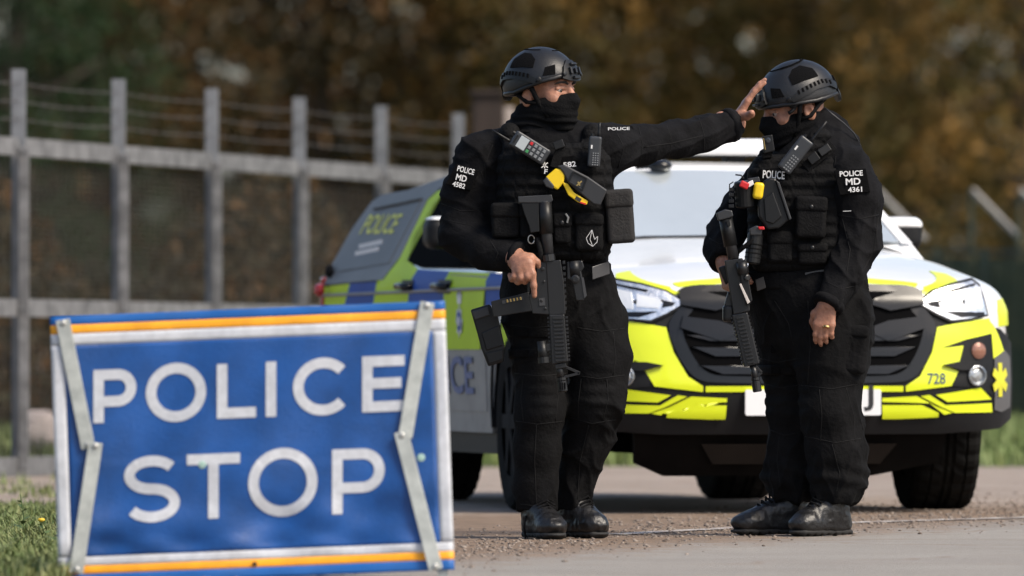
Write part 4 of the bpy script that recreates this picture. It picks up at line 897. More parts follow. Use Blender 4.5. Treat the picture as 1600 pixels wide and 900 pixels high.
# ---- wheels
def wheel(u, v, r, wd, steer=0.0):
    w = bpy.data.objects.new('wheel', None); COL.objects.link(w); w.parent = truck; c = T(u, v, r); M = Matrix.Rotation(PSI + steer, 3, 'Z'); ax = M @ Vector((1, 0, 0)); fwd = M @ Vector((0, 1, 0))
    n = 96; prof = [(-.5, .60), (-.52, .72), (-.53, .85), (-.50, .95), (-.42, .985), (-.30, 1.0), (-.27, .975), (-.24, 1.0), (-.10, 1.003), (-.07, .975), (-.035, .975), (-.02, 1.004), (.02, 1.004), (.035, .975), (.07, .975), (.10, 1.003), (.24, 1.0), (.27, .975), (.30, 1.0), (.42, .985), (.50, .95), (.53, .85), (.52, .72), (.5, .60)]
    V = []
    for (a, rr) in prof:
        for k in range(n):
            q = rr
            if abs(a) > .2 and rr > .94 and k % 3 == 0: q = rr - .022
            if abs(a) < .12 and rr > .98 and k % 4 == 0: q = rr - .018
            t = 2 * math.pi * k / n; V.append(c + ax * (a * wd) + (fwd * math.cos(t) + Vector((0, 0, 1)) * math.sin(t)) * (q * r))
    m = len(prof); fs = [(i * n + k, i * n + (k + 1) % n, (i + 1) * n + (k + 1) % n, (i + 1) * n + k) for i in range(m - 1) for k in range(n)]
    MB().add(V, fs).build('tyre', M_RUBB, w)
    mb = MB().lathe(c - ax * wd * .45, ax, [(0, r * .63), (wd * .1, r * .60), (wd * .15, r * .5), (wd * .75, r * .5), (wd * .8, r * .60), (wd * .9, r * .63)], 32); mb.build('rim', M_RIM, w, smooth=False)
    sgn_ = 1 if u > 0 else -1; mb = MB()
    for k in range(6):
        a = 2 * math.pi * k / 6; dr = fwd * math.cos(a) + Vector((0, 0, 1)) * math.sin(a); mb.bar(c + ax * sgn_ * wd * .46 + dr * r * .1, c + ax * sgn_ * wd * .44 + dr * r * .6, .06, .03, ax)
    mb.lathe(c + ax * sgn_ * wd * .38, ax * sgn_, [(0, r * .2), (wd * .12, r * .18), (wd * .14, r * .1)], 16); mb.build('spokes', M_RIM, w)
    return w
wheel(-.86, FW[0], WR_, .27, R(-4)); wheel(.86, FW[0], WR_, .27, R(-4)); wheel(-.70, RW[0], WR_, .27); wheel(.66, RW[0], WR_, .27)
# underside
ub = MB(); Mz = Matrix.Rotation(PSI, 3, 'Z')
ub.box(T(0, 2.8, .42), (1.1, 4.4, .16), Mz); ub.box(T(-.45, 2.6, .32), (.12, 4.6, .14), Mz); ub.box(T(.45, 2.6, .32), (.12, 4.6, .14), Mz); ub.box(T(0, .95, .34), (1.0, .3, .10), Mz); ub.box(T(0, 2.85, .6), (1.5, 4.3, .2), Mz)
ub.build('chassis', M_UNDER, truck, .02)
MB().tube([T(-.75, RW[0], .38), T(-.15, RW[0], .36), T(.15, RW[0], .36), T(.75, RW[0], .38)], [.05, .06, .06, .05], 12).build('rear_axle', M_UNDER, truck)
for s in (-1, 1): MB().tube([T(s * .2, FW[0], .33), T(s * .72, FW[0], .36)], .035, 10).build('drive_shaft', M_UNDER, truck)
MB().lathe(T(-.1, RW[0] - .12, .36), T(0, 1, 0) - T(0, 0, 0), [(0, .06), (.06, .14), (.18, .14), (.26, .05)], 16).build('differential', M_UNDER, truck)
# ------------------------------------------------------------------ the two officers
M_SKIN = mat('skin', (0.36, 0.175, 0.115), 0.5, var=.18, vscale=45, bump=.18, bscale=120, spec=.4); MATS['skin'].node_tree.nodes['Principled BSDF'].inputs['Subsurface Weight'].default_value = .15
MATS['skin'].node_tree.nodes['Principled BSDF'].inputs['Subsurface Radius'].default_value = (.012, .005, .003)
M_CLOTH = mat('black_jacket_cloth', (0.0075, 0.0075, 0.0085), 0.92, var=.3, vscale=14, bump=.35, bscale=90, sheen=.0, spec=.10)
M_TROU = mat('black_trouser_cloth', (0.0065, 0.0065, 0.007), 0.92, var=.3, vscale=12, bump=.4, bscale=70, sheen=.0, spec=.10)
M_VEST = mat('black_nylon_webbing', (0.0045, 0.0045, 0.005), 0.8, var=.25, vscale=25, bump=.4, bscale=120, sheen=.0, spec=.14)
M_KNIT = mat('black_knit', (0.006, 0.006, 0.0065), 0.95, bump=.4, bscale=150, sheen=.0, spec=.1)
M_HELM = mat('helmet_shell_black', (0.010, 0.0105, 0.012), 0.42, var=.15, vscale=20, bump=.12, bscale=220, spec=.45)
M_VELC = mat('black_velcro', (0.004, 0.004, 0.0045), 1.0, bump=.5, bscale=300, spec=.1)
M_POLY = mat('black_polymer', (0.008, 0.0085, 0.0095), 0.42, spec=.32, rvar=.1, vscale=30)
M_GUN = mat('gunmetal', (0.016, 0.0165, 0.018), 0.36, .3, rvar=.12, vscale=40)
M_GRYP = mat('dark_grey_polymer', (0.024, 0.025, 0.028), 0.42)
M_BOOT = mat('black_boot_leather', (0.009, 0.009, 0.010), 0.40, var=.2, vscale=30, bump=.35, bscale=60, rvar=.1)
M_SOLE = mat('boot_sole_rubber', (0.012, 0.012, 0.012), 0.75)
M_TYEL = mat('yellow_polymer', (0.80, 0.55, 0.01), 0.4)
M_SCRN = mat('radio_screen', (0.42, 0.46, 0.48), 0.25)
M_KEYS = mat('radio_keys', (0.20, 0.21, 0.22), 0.5); M_RED = mat('red_plastic', (0.55, 0.015, 0.02), 0.4); M_GRNK = mat('green_key', (0.04, 0.25, 0.08), 0.5)
M_RADI = mat('radio_casing', (0.028, 0.031, 0.036), 0.4)
M_HAIR = mat('dark_brow_hair', (0.015, 0.010, 0.008), 0.8); M_EYE = mat('eye_white', (0.32, 0.28, 0.26), 0.2); M_IRIS = mat('dark_iris', (0.02, 0.012, 0.008), 0.15)
M_BRASS = mat('brass', (0.50, 0.36, 0.14), 0.35, .8); M_STEEL = mat('bright_steel', (0.5, 0.5, 0.5), 0.3, .9); M_GOLD = mat('gold_ring', (0.7, 0.5, 0.2), 0.25, 1.0)
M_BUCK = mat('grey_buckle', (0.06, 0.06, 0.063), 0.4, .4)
M_GLSD = mat('dark_lens', (0.02, 0.025, 0.035), 0.08, spec=.8)

class Per:
    """pixel + depth -> metres for one standing figure"""
    def __init__(s, Y): s.Y = Y; s.px = Y / (FP * K)
    def __call__(s, x, y, dy=0.0): return np.array(WR(x, y, s.Y + dy))
    def v(s, x, y, dy=0.0): return WR(x, y, s.Y + dy)
    def chain(s, sd, pts, k=.03, sq=None):
        for (a, b) in zip(pts[:-1], pts[1:]): sd.cone(s(*a[:3]), s(*b[:3]), a[3], b[3], k, sq)
        return sd
    def prism(s, pts, dy, th, mb=None):
        return (mb or MB()).prism([s.v(x, y, dy) for x, y in pts], (0, th, 0))
    def slant(s, pts, dys, th, mb=None):
        return (mb or MB()).prism([s.v(x, y, d) for (x, y), d in zip(pts, dys)], (0, th, 0))
def folds(seed, amp, joints=(), base=.55, wl=(.055, .12)):
    """cloth creases: sharp warped ridges, strongest round the joints [(point, radius)]"""
    g = np.random.default_rng(seed); ks = []
    for i in range(6):
        k = g.normal(size=3) * np.array([1.2, .7, .8]); k /= np.linalg.norm(k); ks.append((k, 2 * math.pi / g.uniform(*wl), g.uniform(0, 6)))
    def f(V):
        w = 1.9 * vnoise(V * 5.5, seed) + .8 * vnoise(V * 13, seed + 1); out = np.zeros(len(V))
        for i, (k, fr, ph) in enumerate(ks):
            m = np.clip(vnoise(V * 4.2 + 3.1 * i, seed + 10 + i) * 2.2 + .25, 0, 1); sn = np.abs(np.sin((V @ k) * fr * .5 + ph + w)); out += m * ((1 - sn) ** 2.0 - .28)
        sc = np.full(len(V), base)
        for p, r in joints: sc = sc + np.exp(-(np.linalg.norm(V - np.array(p), axis=1) / r) ** 2)
        return amp * out * np.minimum(sc, 1.0) + .002 * fbm(V * 9, 2, seed)
    return f
def frame(f, up=(0, 0, 1)):
    f = Vector(f).normalized(); l = Vector(up).cross(f).normalized(); u = f.cross(l); return f, l, u
def hand(sd, w, d, n, side, curls, thumb, S=1.06, spread=0.0, k=.010, lens=(.92, 1.0, .95, .78)):
    """w wrist, d towards the fingers, n palm normal, side towards the index finger; curls: four lists of joint angles; thumb: list of points (d, n, side) in hand lengths"""
    d, n, side = Vector(d).normalized(), Vector(n).normalized(), Vector(side).normalized(); w = Vector(w); tips = []
    for i in range(4):
        o = (1.5 - i) * .0205 * S; kn = w + d * (.088 - .004 * abs(i - 1)) * S + side * o
        sd.cone(w + side * o * .55 + d * .01, kn, .0185 * S, .0125 * S, .016, (n, .85)); p = kn; a = 0; dd = (d + side * spread * (1.5 - i)).normalized(); L = [x * lens[i] * S for x in (.046, .029, .023)]
        for j in range(3):
            a += R(curls[i][j]); dr = dd * math.cos(a) + n * math.sin(a); q = p + dr * L[j]; sd.cone(p, q, (.0108 - .0011 * j) * S, (.0100 - .0013 * j) * S, .006 if j else .010); p = q
        tips.append(p)
    T_ = [w + d * a * S + n * b * S + side * c * S for a, b, c in thumb]; rr = [.018, .0145, .012, .0105]
    for j in range(len(T_) - 1): sd.cone(T_[j], T_[j + 1], rr[j] * S, rr[j + 1] * S, .012)
    return tips
def join_meshes(parts):
    V = []; Q = []; o = 0
    for v, q in parts: V.append(v); Q.append(q + o); o += len(v)
    return np.concatenate(V), np.concatenate(Q)

def head_parts(root, o, f, up, S=1.10, far_eye=True, seed=0, cut=(-.012, -.012, -.002, .39), mz=-.006):
    """returns the head sdf; adds helmet, mask, eyes as children. local axes: forward, left, up"""
    f, l, u = frame(f, up); o = Vector(o); Mr = np.array([f, l, u]).T
    def X(a, b, c): return np.array(o + (f * a + l * b + u * c) * S)
    def D(a, b, c): return f * a + l * b + u * c
    sd = SDF(); r = lambda *q: np.array(q) * S
    sd.ell(X(-.012, 0, .035), r(.100, .078, .095), .02, Mr).ell(X(.030, 0, -.065), r(.072, .057, .072), .04, Mr).ell(X(.055, 0, -.005), r(.050, .064, .070), .03, Mr)
    sd.cone(X(.096, -.036, .026), X(.096, .036, .026), .015 * S, .015 * S, .012).cone(X(.106, 0, .012), X(.128, 0, -.030), .010 * S, .016 * S, .012)
    for s in (-1, 1):
        sd.ell(X(.074, s * .046, -.032), r(.026, .024, .024), .02, Mr).ell(X(.112, s * .036, .003), r(.020, .020, .014), .012, Mr, 's')
        sd.cone(X(.102, s * .019, .0075), X(.092, s * .053, .0055), .0068 * S, .0055 * S, .004).cone(X(.100, s * .020, -.0105), X(.091, s * .051, -.0095), .0065 * S, .0055 * S, .005)
        sd.ell(X(-.010, s * .085, -.030), r(.021, .012, .033), .008, Mr).ell(X(-.004, s * .096, -.028), r(.010, .007, .020), .006, Mr, 's').ell(X(.004, s * .083, -.034), r(.007, .009, .010), .006, Mr)
    sd.cone(X(-.02, 0, -.06), X(-.045, 0, -.19), .060 * S, .066 * S, .03)
    for s in (-1, 1):
        e = SDF().ell(X(.0885, s * .036, -.001), r(.0140, .0140, .0140), .001); eo = sdf_obj('eye', e, M_EYE, root, .003)
        e2 = SDF().ell(X(.0965, s * .037, -.0015), r(.0078, .0075, .0075), .001); sdf_obj('iris', e2, M_IRIS, eo, .0016)
        MB().tube([X(.112, s * .014, .022), X(.112, s * .030, .028), X(.101, s * .050, .027), X(.088, s * .062, .020)], [.004, .0055, .0048, .002], 6).build('eyebrow', M_HAIR, root, smooth=True)
    # neck gaiter over nose and mouth
    mk = SDF(); mk.ell(X(.050, 0, -.058), r(.086, .070, .072), .03, Mr).ell(X(.012, 0, -.06), r(.086, .082, .080), .03, Mr).cone(X(.104, 0, -.002), X(.132, 0, -.036), .022 * S, .021 * S, .03).ell(X(.09, 0, -.10), r(.045, .045, .045), .03, Mr)
    mk.cone(X(-.02, 0, -.10), X(-.05, 0, -.175), .083 * S, .100 * S, .03); mk.plane(X(.135, 0, mz), D(-.24, 0, 1))
    def rip(V):
        q = (V - np.array(o)) @ np.array(u) / S; fr = (V - np.array(o)) @ np.array(f) / S; w = np.clip((-.07 - q) / .06, 0.12, 1)
        return w * .0065 * np.sin(q * 235 + 2.2 * vnoise(V * 14, seed) + fr * 22) + .003 * fbm(V * 22, 2, seed)
    sdf_obj('face_cover', mk, M_KNIT, root, .0055, rip)
    # helmet
    hc = Vector(X(-.010, 0, .022)); ra, rb, rc = .139 * S, .118 * S, .127 * S; hm = SDF(); hr = np.array([ra, rb, rc])
    hm.ell(np.array(hc), hr, .01, Mr).ell(np.array(hc), hr - .017, .004, Mr, 's')
    hm.plane(X(0, 0, cut[0]), D(.08, 0, -1), .008).plane(X(cut[1], 0, cut[2]), D(cut[3], 0, -1), .012)
    he = sdf_obj('helmet', hm, M_HELM, root, .0055)
    def HS(az, el, off=0.0):
        a, e = R(az), R(el); dv = f * math.cos(a) * math.cos(e) + l * math.sin(a) * math.cos(e) + u * math.sin(e)
        q = Vector((math.cos(a) * math.cos(e) / ra, math.sin(a) * math.cos(e) / rb, math.sin(e) / rc)); t = 1 / q.length; return hc + dv * (t + off)
    # rim edging follows the cut
    rim = []
    for k in range(73):
        az = -180 + 5 * k; e = -60
        while e < 60:
            p = HS(az, e); q = (p - o) / S; a_, c_ = q.dot(f), q.dot(u)
            if (c_ - cut[0]) > .08 * a_ and (c_ - cut[2]) > cut[3] * (a_ - cut[1]): break
            e += 1
        rim.append(HS(az, e + .5, -.004))
    MB().tube(rim, .0085, 8, False).build('rim', M_HELM, he, smooth=True)
    for s in (1, -1):
        rl = patch('side_rail', [(s * a, e) for a, e in ((62, 6), (66, -1), (80, 2), (110, 6), (135, 3), (150, -6), (156, 2), (140, 14), (112, 19), (84, 16))], HS, M_POLY, he, .009, .012, 2)
        for k in range(9):
            a = 78 + 7.5 * k; e0 = 10 + 4.5 * math.sin((a - 70) / 80 * 3.14) - max(0, a - 125) * .35; patch('rail_slot', [(s * (a - 1.2), e0 - 3), (s * (a + 1.8), e0 - 3), (s * (a + 1.8), e0 + 3.2), (s * (a - 1.2), e0 + 3.2)], HS, M_VELC, rl, .0115, .004, 0)
        MB().lathe(HS(s * 60, 6, .004), HS(s * 60, 6, 1) - hc, [(0, .010), (.006, .010), (.008, .005)], 12).build('bolt', M_POLY, he)
        patch('velcro_patch', [(s * a, e) for a, e in ((72, 26), (95, 27), (125, 24), (128, 40), (110, 56), (84, 54), (70, 42))], HS, M_VELC, he, .003, .004, 3)
        patch('velcro_patch', [(s * a, e) for a, e in ((34, 14), (54, 12), (50, 26), (32, 30))], HS, M_VELC, he, .003, .004, 2)
        # strap from the shell to the chin
        a = HS(s * 74, -9, -.012); b = Vector(X(.035, s * .079, -.045)); c = Vector(X(.065, s * .062, -.095)); MB().tube([a, a.lerp(b, .5), b, c], [.010, .009, .010, .009], 8).build('chin_strap', M_VEST, he, smooth=True)
        a = HS(s * 125, -12, -.012); MB().tube([a, Vector(X(-.005, s * .093, -.045)), b], .008, 8).build('chin_strap', M_VEST, he, smooth=True)
    patch('velcro_patch', [(-20, 62), (20, 62), (60, 66), (120, 66), (160, 62), (200, 62), (240, 66), (300, 66)], lambda a, e, off=0: HS(a, e, off), M_VELC, he, .003, .004, 3)
    sh = patch('goggle_mount', [(-24, 8), (-12, 5), (0, 4), (12, 5), (24, 8), (19, 26), (9, 36), (-9, 36), (-19, 26)], HS, M_POLY, he, .010, .012, 2)
    for (a, e, w_, h_) in ((-10, 18, .010, .028), (10, 18, .010, .028), (0, 28, .034, .010), (0, 9, .040, .010), (0, 18, .012, .020)):
        c = HS(a, e, .014); nrm = (HS(a, e, 1) - hc).normalized(); t1 = u.cross(nrm).normalized(); t2 = nrm.cross(t1); MB().box(c, (w_, h_, .014), Matrix((t1, t2, nrm)).transposed()).build('mount_block', M_GUN, sh, .002)
    for s in (-1, 1): MB().lathe(HS(s * 21, 14, .009), HS(s * 21, 14, 1) - hc, [(0, .008), (.006, .008), (.008, .004)], 10).build('bolt', M_GUN, sh)
    MB().lathe(HS(180, -16, -.004), -f, [(0, .030), (.012, .030), (.016, .022)], 18).build('rear_dial', M_POLY, he)
    patch('rear_cover', [(150, 0), (165, -14), (195, -14), (210, 0), (195, 12), (165, 12)], HS, M_VELC, he, .006, .008, 2)
    # dark padding band and hair line under the shell
    sdp = SDF().ell(X(-.022, 0, .012), r(.103, .086, .075), .02, Mr); sdp.plane(X(.02, 0, .0), D(1, 0, .15)).plane(X(0, 0, -.045), D(-.3, 0, -1)).ell(X(-.004, 0, -.022), r(.040, .2, .060), .008, Mr, 's'); sdf_obj('helmet_padding', sdp, M_VELC, he, .006)
    return sd
def boot(P, root, ankle, toe, heel_back, name_label=None, rise=.0):
    """ankle (px,py,dy), toe (px,py,dy) both near the ground"""
    A = P.v(*ankle); Tt = P.v(*toe); zg = 0.012; d = Tt - A; d.z = 0; L = d.length; d.normalize(); s = Vector((-d.y, d.x, 0)); A0 = Vector((A.x, A.y, zg)); sd = SDF()
    def q(a, b, z): return np.array(A0 + d * a + s * b + Vector((0, 0, z)))
    Mr = np.array([d, s, Vector((0, 0, 1))]).T; hb = heel_back
    sd.cone(q(-.005, 0, .22), q(-.008, 0, .10), .056, .056, .02).cone(q(-hb + .048, 0, .062), q(.02, 0, .062), .046, .050, .03).cone(q(.01, 0, .115), q(L * .62, 0, .058), .050, .040, .03, (s, 1.05)).ell(q(L - .066, .0, .046), (.068, .051, .033), .035, Mr)
    sd.box(q(L * .44 - hb * .5, 0, .034), ((L * .88 + hb) / 2 - .006, .041, .024), .022, .03, Mr)
    sd.plane(q(0, 0, .018), (0, 0, -1), .004)
    b = sdf_obj('boot', sd, M_BOOT, root, .005, lambda V: .0022 * (1 - 2 * np.abs(vnoise(V * 38, 5))))
    so = SDF(); so.box(q(L * .42 - hb * .5, 0, .012), ((L * .84 + hb) / 2, .041, .012), .010, .01, Mr).ell(q(L - .066, 0, .013), (.070, .050, .013), .02, Mr)
    for k in range(8): so.box(q(-hb + .02 + (L + hb) * k / 8, 0, 0), (.005, .08, .008), .002, .002, Mr, 's')
    sdf_obj('sole', so, M_SOLE, b, .005)
    for k in range(6):
        t = .042 + k * (L * .50 - .042) / 5; zz = .176 - k * .0135; a0 = q(t, -.034, zz - .012); a1 = q(t, .034, zz - .012); m = q(t + .014, 0, zz + .006)
        MB().tube([a0, m, a1], .0045, 6).build('lace', M_VEST, b)
    return b
def label_text(P, root, lines, m=M_WLET, name='lettering'):
    """lines: (text, px, py, height px, width px, slope, dy)"""
    mb = MB()
    for txt, x, y, h, w, sl, dy in lines:
        a = math.atan(sl); ux = Vector((math.cos(a), 0, -math.sin(a))); uy = Vector((math.sin(a), 0, math.cos(a)))
        text_on(mb, txt, P.v(x, y, dy), ux, uy, h * P.px, .022, True, 1.0, None, w * P.px)
    return mb.build(name, m, root, fix=False)
def pouch(P, root, x0, y0, x1, y1, dy, th, name='pouch', tilt=0.0, m=None, flap=.4, button=True):
    c = P((x0 + x1) / 2, (y0 + y1) / 2, dy + th / 2); hx, hz = (x1 - x0) / 2 * P.px, (y1 - y0) / 2 * P.px; M = np.array(Matrix.Rotation(R(tilt), 3, 'Y')); m = m or M_VEST
    sd = SDF().box(c, (hx, th / 2, hz), min(.016, hx * .5), .01, M); o = sdf_obj(name, sd, m, root, .0055, lambda V: .0014 * fbm(V * 40, 2, 3))
    sd = SDF().box(c + M @ np.array([0, -.004, hz * (1 - flap)]), (hx + .003, th / 2 + .003, hz * flap + .003), min(.014, hx * .5), .01, M); sdf_obj('flap', sd, m, o, .0055, lambda V: .0012 * fbm(V * 50, 2, 4))
    if button: MB().lathe(Vector(c + M @ np.array([0, -th / 2 - .006, hz * (1 - 2 * flap) + .016])), (0, -1, 0), [(0, .008), (.003, .0075), (.005, .004)], 12).build('snap_button', M_GUN, o)
    return o

# ============================== officer with the outstretched arm
A = Per(49.9); base = A.v(872, 450); base.z = 0.012
pa = thing('person', base, 'officer in black with yellow taser on the chest reaching out an arm', 'person')
legR = [(838, 470, 0, .118), (836, 500, -.01, .112), (842, 560, -.02, .102), (844, 640, -.04, .094), (839, 700, -.02, .090), (838, 760, .0, .082), (839, 803, .0, .076)]
legL = [(915, 470, .05, .120), (927, 500, .05, .122), (937, 555, .03, .118), (932, 625, .02, .104), (916, 690, .08, .092), (900, 750, .12, .074), (895, 792, .12, .066)]
armR = [(748, 242, .0, .082), (728, 300, .0, .088), (722, 362, -.02, .084), (760, 392, -.12, .070), (812, 404, -.20, .055)]
armL = [(938, 232, .0, .084), (960, 231, .01, .086), (1005, 226, .07, .072), (1058, 218, .15, .066), (1100, 209, .21, .066), (1152, 193, .28, .058)]
# body: one continuous figure
bd = SDF(); A.chain(bd, [(855, 240, 0, .075), (862, 300, 0, .15), (868, 380, 0, .14), (872, 450, .01, .15)], .05, ((0, 1, 0), .65))
for ch in (legR, legL): A.chain(bd, [(x, y, d, r * .72) for x, y, d, r in ch], .04)
for ch in (armR, armL): A.chain(bd, [(x, y, d, r * .62) for x, y, d, r in ch], .03)
fA = (math.cos(R(33)), -math.sin(R(33)), -.03); oA = A.v(848, 140, .0)
hdA = head_parts(pa, oA, fA, (0, 0, 1), 1.08, True, 2)
hs = SDF()
# right hand on the pistol grip, index finger along the receiver
wr = A.v(806, 399, -.215); hs.cone(wr - Vector((.05, -.05, -.005)), wr, .031, .028, .02)
def fin(sd, pts, r0, r1, k=.008):
    n = len(pts) - 1
    for i in range(n): sd.cone(A(*pts[i]), A(*pts[i + 1]), r0 + (r1 - r0) * i / n, r0 + (r1 - r0) * (i + 1) / n, k)
hs.cone(A(804, 401, -.222), A(824, 413, -.268), .034, .030, .02, ((0, 1, 0), .75)).cone(A(806, 410, -.228), A(814, 424, -.268), .028, .024, .02, ((0, 1, 0), .8))
fin(hs, [(827, 412, -.272), (832, 428, -.284), (834, 446, -.282), (835, 462, -.274)], .0150, .0100)
fin(hs, [(822, 418, -.272), (825, 432, -.284), (820, 439, -.262), (813, 432, -.245)], .0148, .0115); fin(hs, [(813, 421, -.268), (814, 434, -.278), (809, 440, -.258), (804, 433, -.24)], .0140, .0110); fin(hs, [(805, 421, -.256), (804, 432, -.266), (800, 436, -.248), (797, 430, -.232)], .0128, .0100)
fin(hs, [(818, 400, -.25), (830, 402, -.252), (839, 409, -.244), (842, 418, -.232)], .0165, .0110)
hs2 = SDF(); wl = A.v(1148, 191, .285); hs2.cone(wl - Vector((.05, .03, -.01)), wl, .031, .030, .02)
hand(hs2, wl, (.50, .02, .86), (.80, .10, -.46), (.10, -1, .05), [(6, 8, 10), (4, 6, 10), (4, 6, 10), (8, 8, 12)], [(.02, .0, .02), (.035, .022, .05), (.045, .030, .082), (.048, .028, .105)], 1.06, .045)
bV = join_meshes([(lambda q: (relax(q[0], q[1], 1), q[1]))(s_.mesh(h_)) for s_, h_ in ((bd, .014), (hdA, .0045), (hs, .0032), (hs2, .0032))])
obj('body', mesh_np('body', *bV), M_SKIN, pa, 0, True, fix=False)
# trousers
tr = SDF(); A.chain(tr, legR, .03); A.chain(tr, legL, .03); A.chain(tr, [(870, 415, .01, .185), (872, 455, .01, .190), (874, 480, .02, .170)], .05, ((0, 1, 0), .72))
tr.box(A(968, 572, .06), (.025, .075, .085), .03, .02)
def kneeA(V):
    w = folds(11, .0115, wl=(.07, .16), joints=[(A(838, 640), .12), (A(925, 640), .12), (A(872, 485), .14), (A(838, 790), .13), (A(900, 775), .13)])(V); z = V[:, 2]; zk = CAM_H - (615 - 450) * A.px; k = np.exp(-((z - zk) / .085) ** 4) * (V[:, 1] < A.Y + .02) * np.maximum(np.exp(-((V[:, 0] - A(848, 0)[0]) / .055) ** 4), np.exp(-((V[:, 0] - A(938, 0)[0]) / .055) ** 4))
    return w * (1 - .6 * k) + k * (.003 + .0022 * np.clip(2.5 * np.sin((z - zk) * 2 * math.pi / .047), -1, 1))
tr.plane((0, 0, A(0, 799)[2]), (0, 0, -1))
trA = sdf_obj('trousers', tr, M_TROU, pa, .0065, kneeA)
# jacket
jk = SDF(); A.chain(jk, armR, .03); A.chain(jk, armL, .03)
A.chain(jk, [(852, 232, .01, .125), (858, 270, .01, .205), (866, 340, .01, .205), (870, 420, .01, .185)], .06, ((0, 1, 0), .62)); jk.cone(A(790, 232, .01), A(748, 245, .0), .075, .085, .04).cone(A(900, 228, .01), A(940, 234, .0), .075, .085, .04).cone(A(850, 205, .02), A(852, 235, .02), .085, .12, .03)
ax = A(812, 404, -.20) - A(760, 392, -.12); jk.cut_at(A(814, 405, -.203), ax, .09); ax = A(1152, 193, .28) - A(1100, 209, .21); jk.cut_at(A(1150, 193, .278), ax, .09)
jkA = sdf_obj('jacket', jk, M_CLOTH, pa, .0065, folds(21, .010, wl=(.06, .14), joints=[(A(722, 362, -.02), .13), (A(1050, 218, .15), .13), (A(950, 240, 0), .12), (A(790, 395, -.15), .1), (A(745, 250), .10)]))
for (p, d, r) in ((A.v(812, 403, -.20), A.v(812, 404, -.20) - A.v(760, 392, -.12), .060), (A.v(1143, 195, .268), A.v(1152, 193, .28) - A.v(1100, 209, .21), .064)):
    MB().lathe(p - d.normalized() * .02, d, [(0, r), (.014, r + .003), (.028, r), (.030, r - .012)], 24).build('cuff', M_CLOTH, pa, smooth=True)
M_SEAM = mat('black_stitching', (0.0075, 0.0075, 0.008), 0.8, spec=.18)
bv = surface_of(trA)
for p in ([(798, 508), (830, 512), (868, 510)], [(800, 512), (803, 560), (806, 582)], [(804, 583), (840, 588), (884, 584)], [(806, 658), (840, 663), (882, 658)], [(868, 588), (872, 622), (868, 658)], [(818, 588), (814, 622), (818, 660)], [(838, 664), (835, 720), (838, 790)], [(902, 512), (940, 518), (982, 512)], [(958, 518), (962, 560), (958, 586)], [(896, 586), (935, 592), (976, 586)], [(890, 652), (925, 662), (962, 656)], [(948, 592), (950, 625), (942, 656)], [(908, 592), (904, 625), (903, 655)], [(920, 664), (906, 720), (902, 780)], [(806, 787), (840, 791), (868, 788)], [(880, 440), (884, 475), (880, 500)]):
    seam(bv, p, .0024, 'seam', M_SEAM, trA)
bv = surface_of(jkA)
for p in ([(770, 226), (757, 258), (760, 300)], [(690, 318), (720, 330), (758, 328)], [(700, 345), (735, 352), (772, 376)], [(752, 268), (756, 286)], [(998, 198), (1004, 226), (1000, 254)], [(1042, 196), (1050, 220), (1045, 244)], [(1092, 184), (1100, 210), (1100, 236)], [(1006, 230), (1050, 224), (1098, 212)], [(962, 205), (975, 230), (966, 262)], [(765, 375), (778, 395), (772, 412)]):
    seam(bv, p, .0024, 'seam', M_SEAM, jkA)
# vest
vt = SDF(); vt.box(A(866, 318, -.005), (.215, .175, .225), .085, .02).box(A(866, 268, -.03), (.165, .155, .10), .05, .02)
for x0, x1, x2 in ((808, 796, 806), (915, 925, 918)): vt.cone(A(x0, 260, -.16), A(x1, 208, -.07), .034, .034, .02, ((0, 1, 0), .8)).cone(A(x1, 208, -.07), A(x2, 215, .08), .034, .034, .02)
def molle(V):
    z = V[:, 2]; fr = (V[:, 1] < A.Y - .10); s = np.sin(z * 2 * math.pi / .046); return .0018 * fbm(V * 16, 2, 6) + fr * np.clip(s * 3, -1, 1) * np.where(np.sin(V[:, 0] * 2 * math.pi / .042) > .92, -.3, 1) * .0036 + .004 * fbm(V * 6, 2, 8)
vest = sdf_obj('vest', vt, M_VEST, pa, .0065, molle)
pouch(A, vest, 947, 297, 990, 380, -.18, .10, 'utility_pouch', -4, M_GRYP if False else mat('charcoal_nylon', (0.012, 0.011, 0.011), .8, bump=.3, bscale=120), .32, False)
pouch(A, vest, 864, 333, 892, 381, -.215, .05, 'round_pouch', 0, None, .45)
pouch(A, vest, 768, 318, 812, 372, -.20, .06, 'magazine_pouch', 0, None, .4, False); pouch(A, vest, 812, 318, 840, 372, -.205, .05, 'magazine_pouch', 0, None, .4, False); pouch(A, vest, 898, 335, 942, 392, -.200, .04, 'flat_pouch', 0, None, .3, False)
# chest webbing strap with buckle
MB().bar(A.v(878, 222, -.20), A.v(866, 262, -.205), .034, .008, (0, -1, 0)).build('chest_strap', M_VEST, vest, .002); MB().box(A.v(873, 226, -.21), (.04, .014, .03), Matrix.Rotation(R(-20), 3, 'Y')).build('strap_buckle', M_POLY, vest, .003)
A.prism([(857, 248), (898, 243), (903, 268), (861, 275)], -.190, .012).build('name_patch', M_VELC, vest); label_text(A, vest, [('582', 890, 257, 8, 20, -.12, -.193)])
label_text(A, vest, [('F', 853, 268, 7, 5, .1, -.206)])
A.prism([(845, 252), (857, 254), (857, 273), (846, 271)], -.202, .012).build('flag_patch', M_VELC, vest); mb = MB()
for x0, y0, x1, y1 in ((846, 254, 856, 262), (856, 254, 846, 262), (851, 253, 851, 263)): mb.bar(A.v(x0, y0, -.203), A.v(x1, y1, -.203), .004, .002, (0, -1, 0))
mb.build('flag_marks', M_WLET, vest)
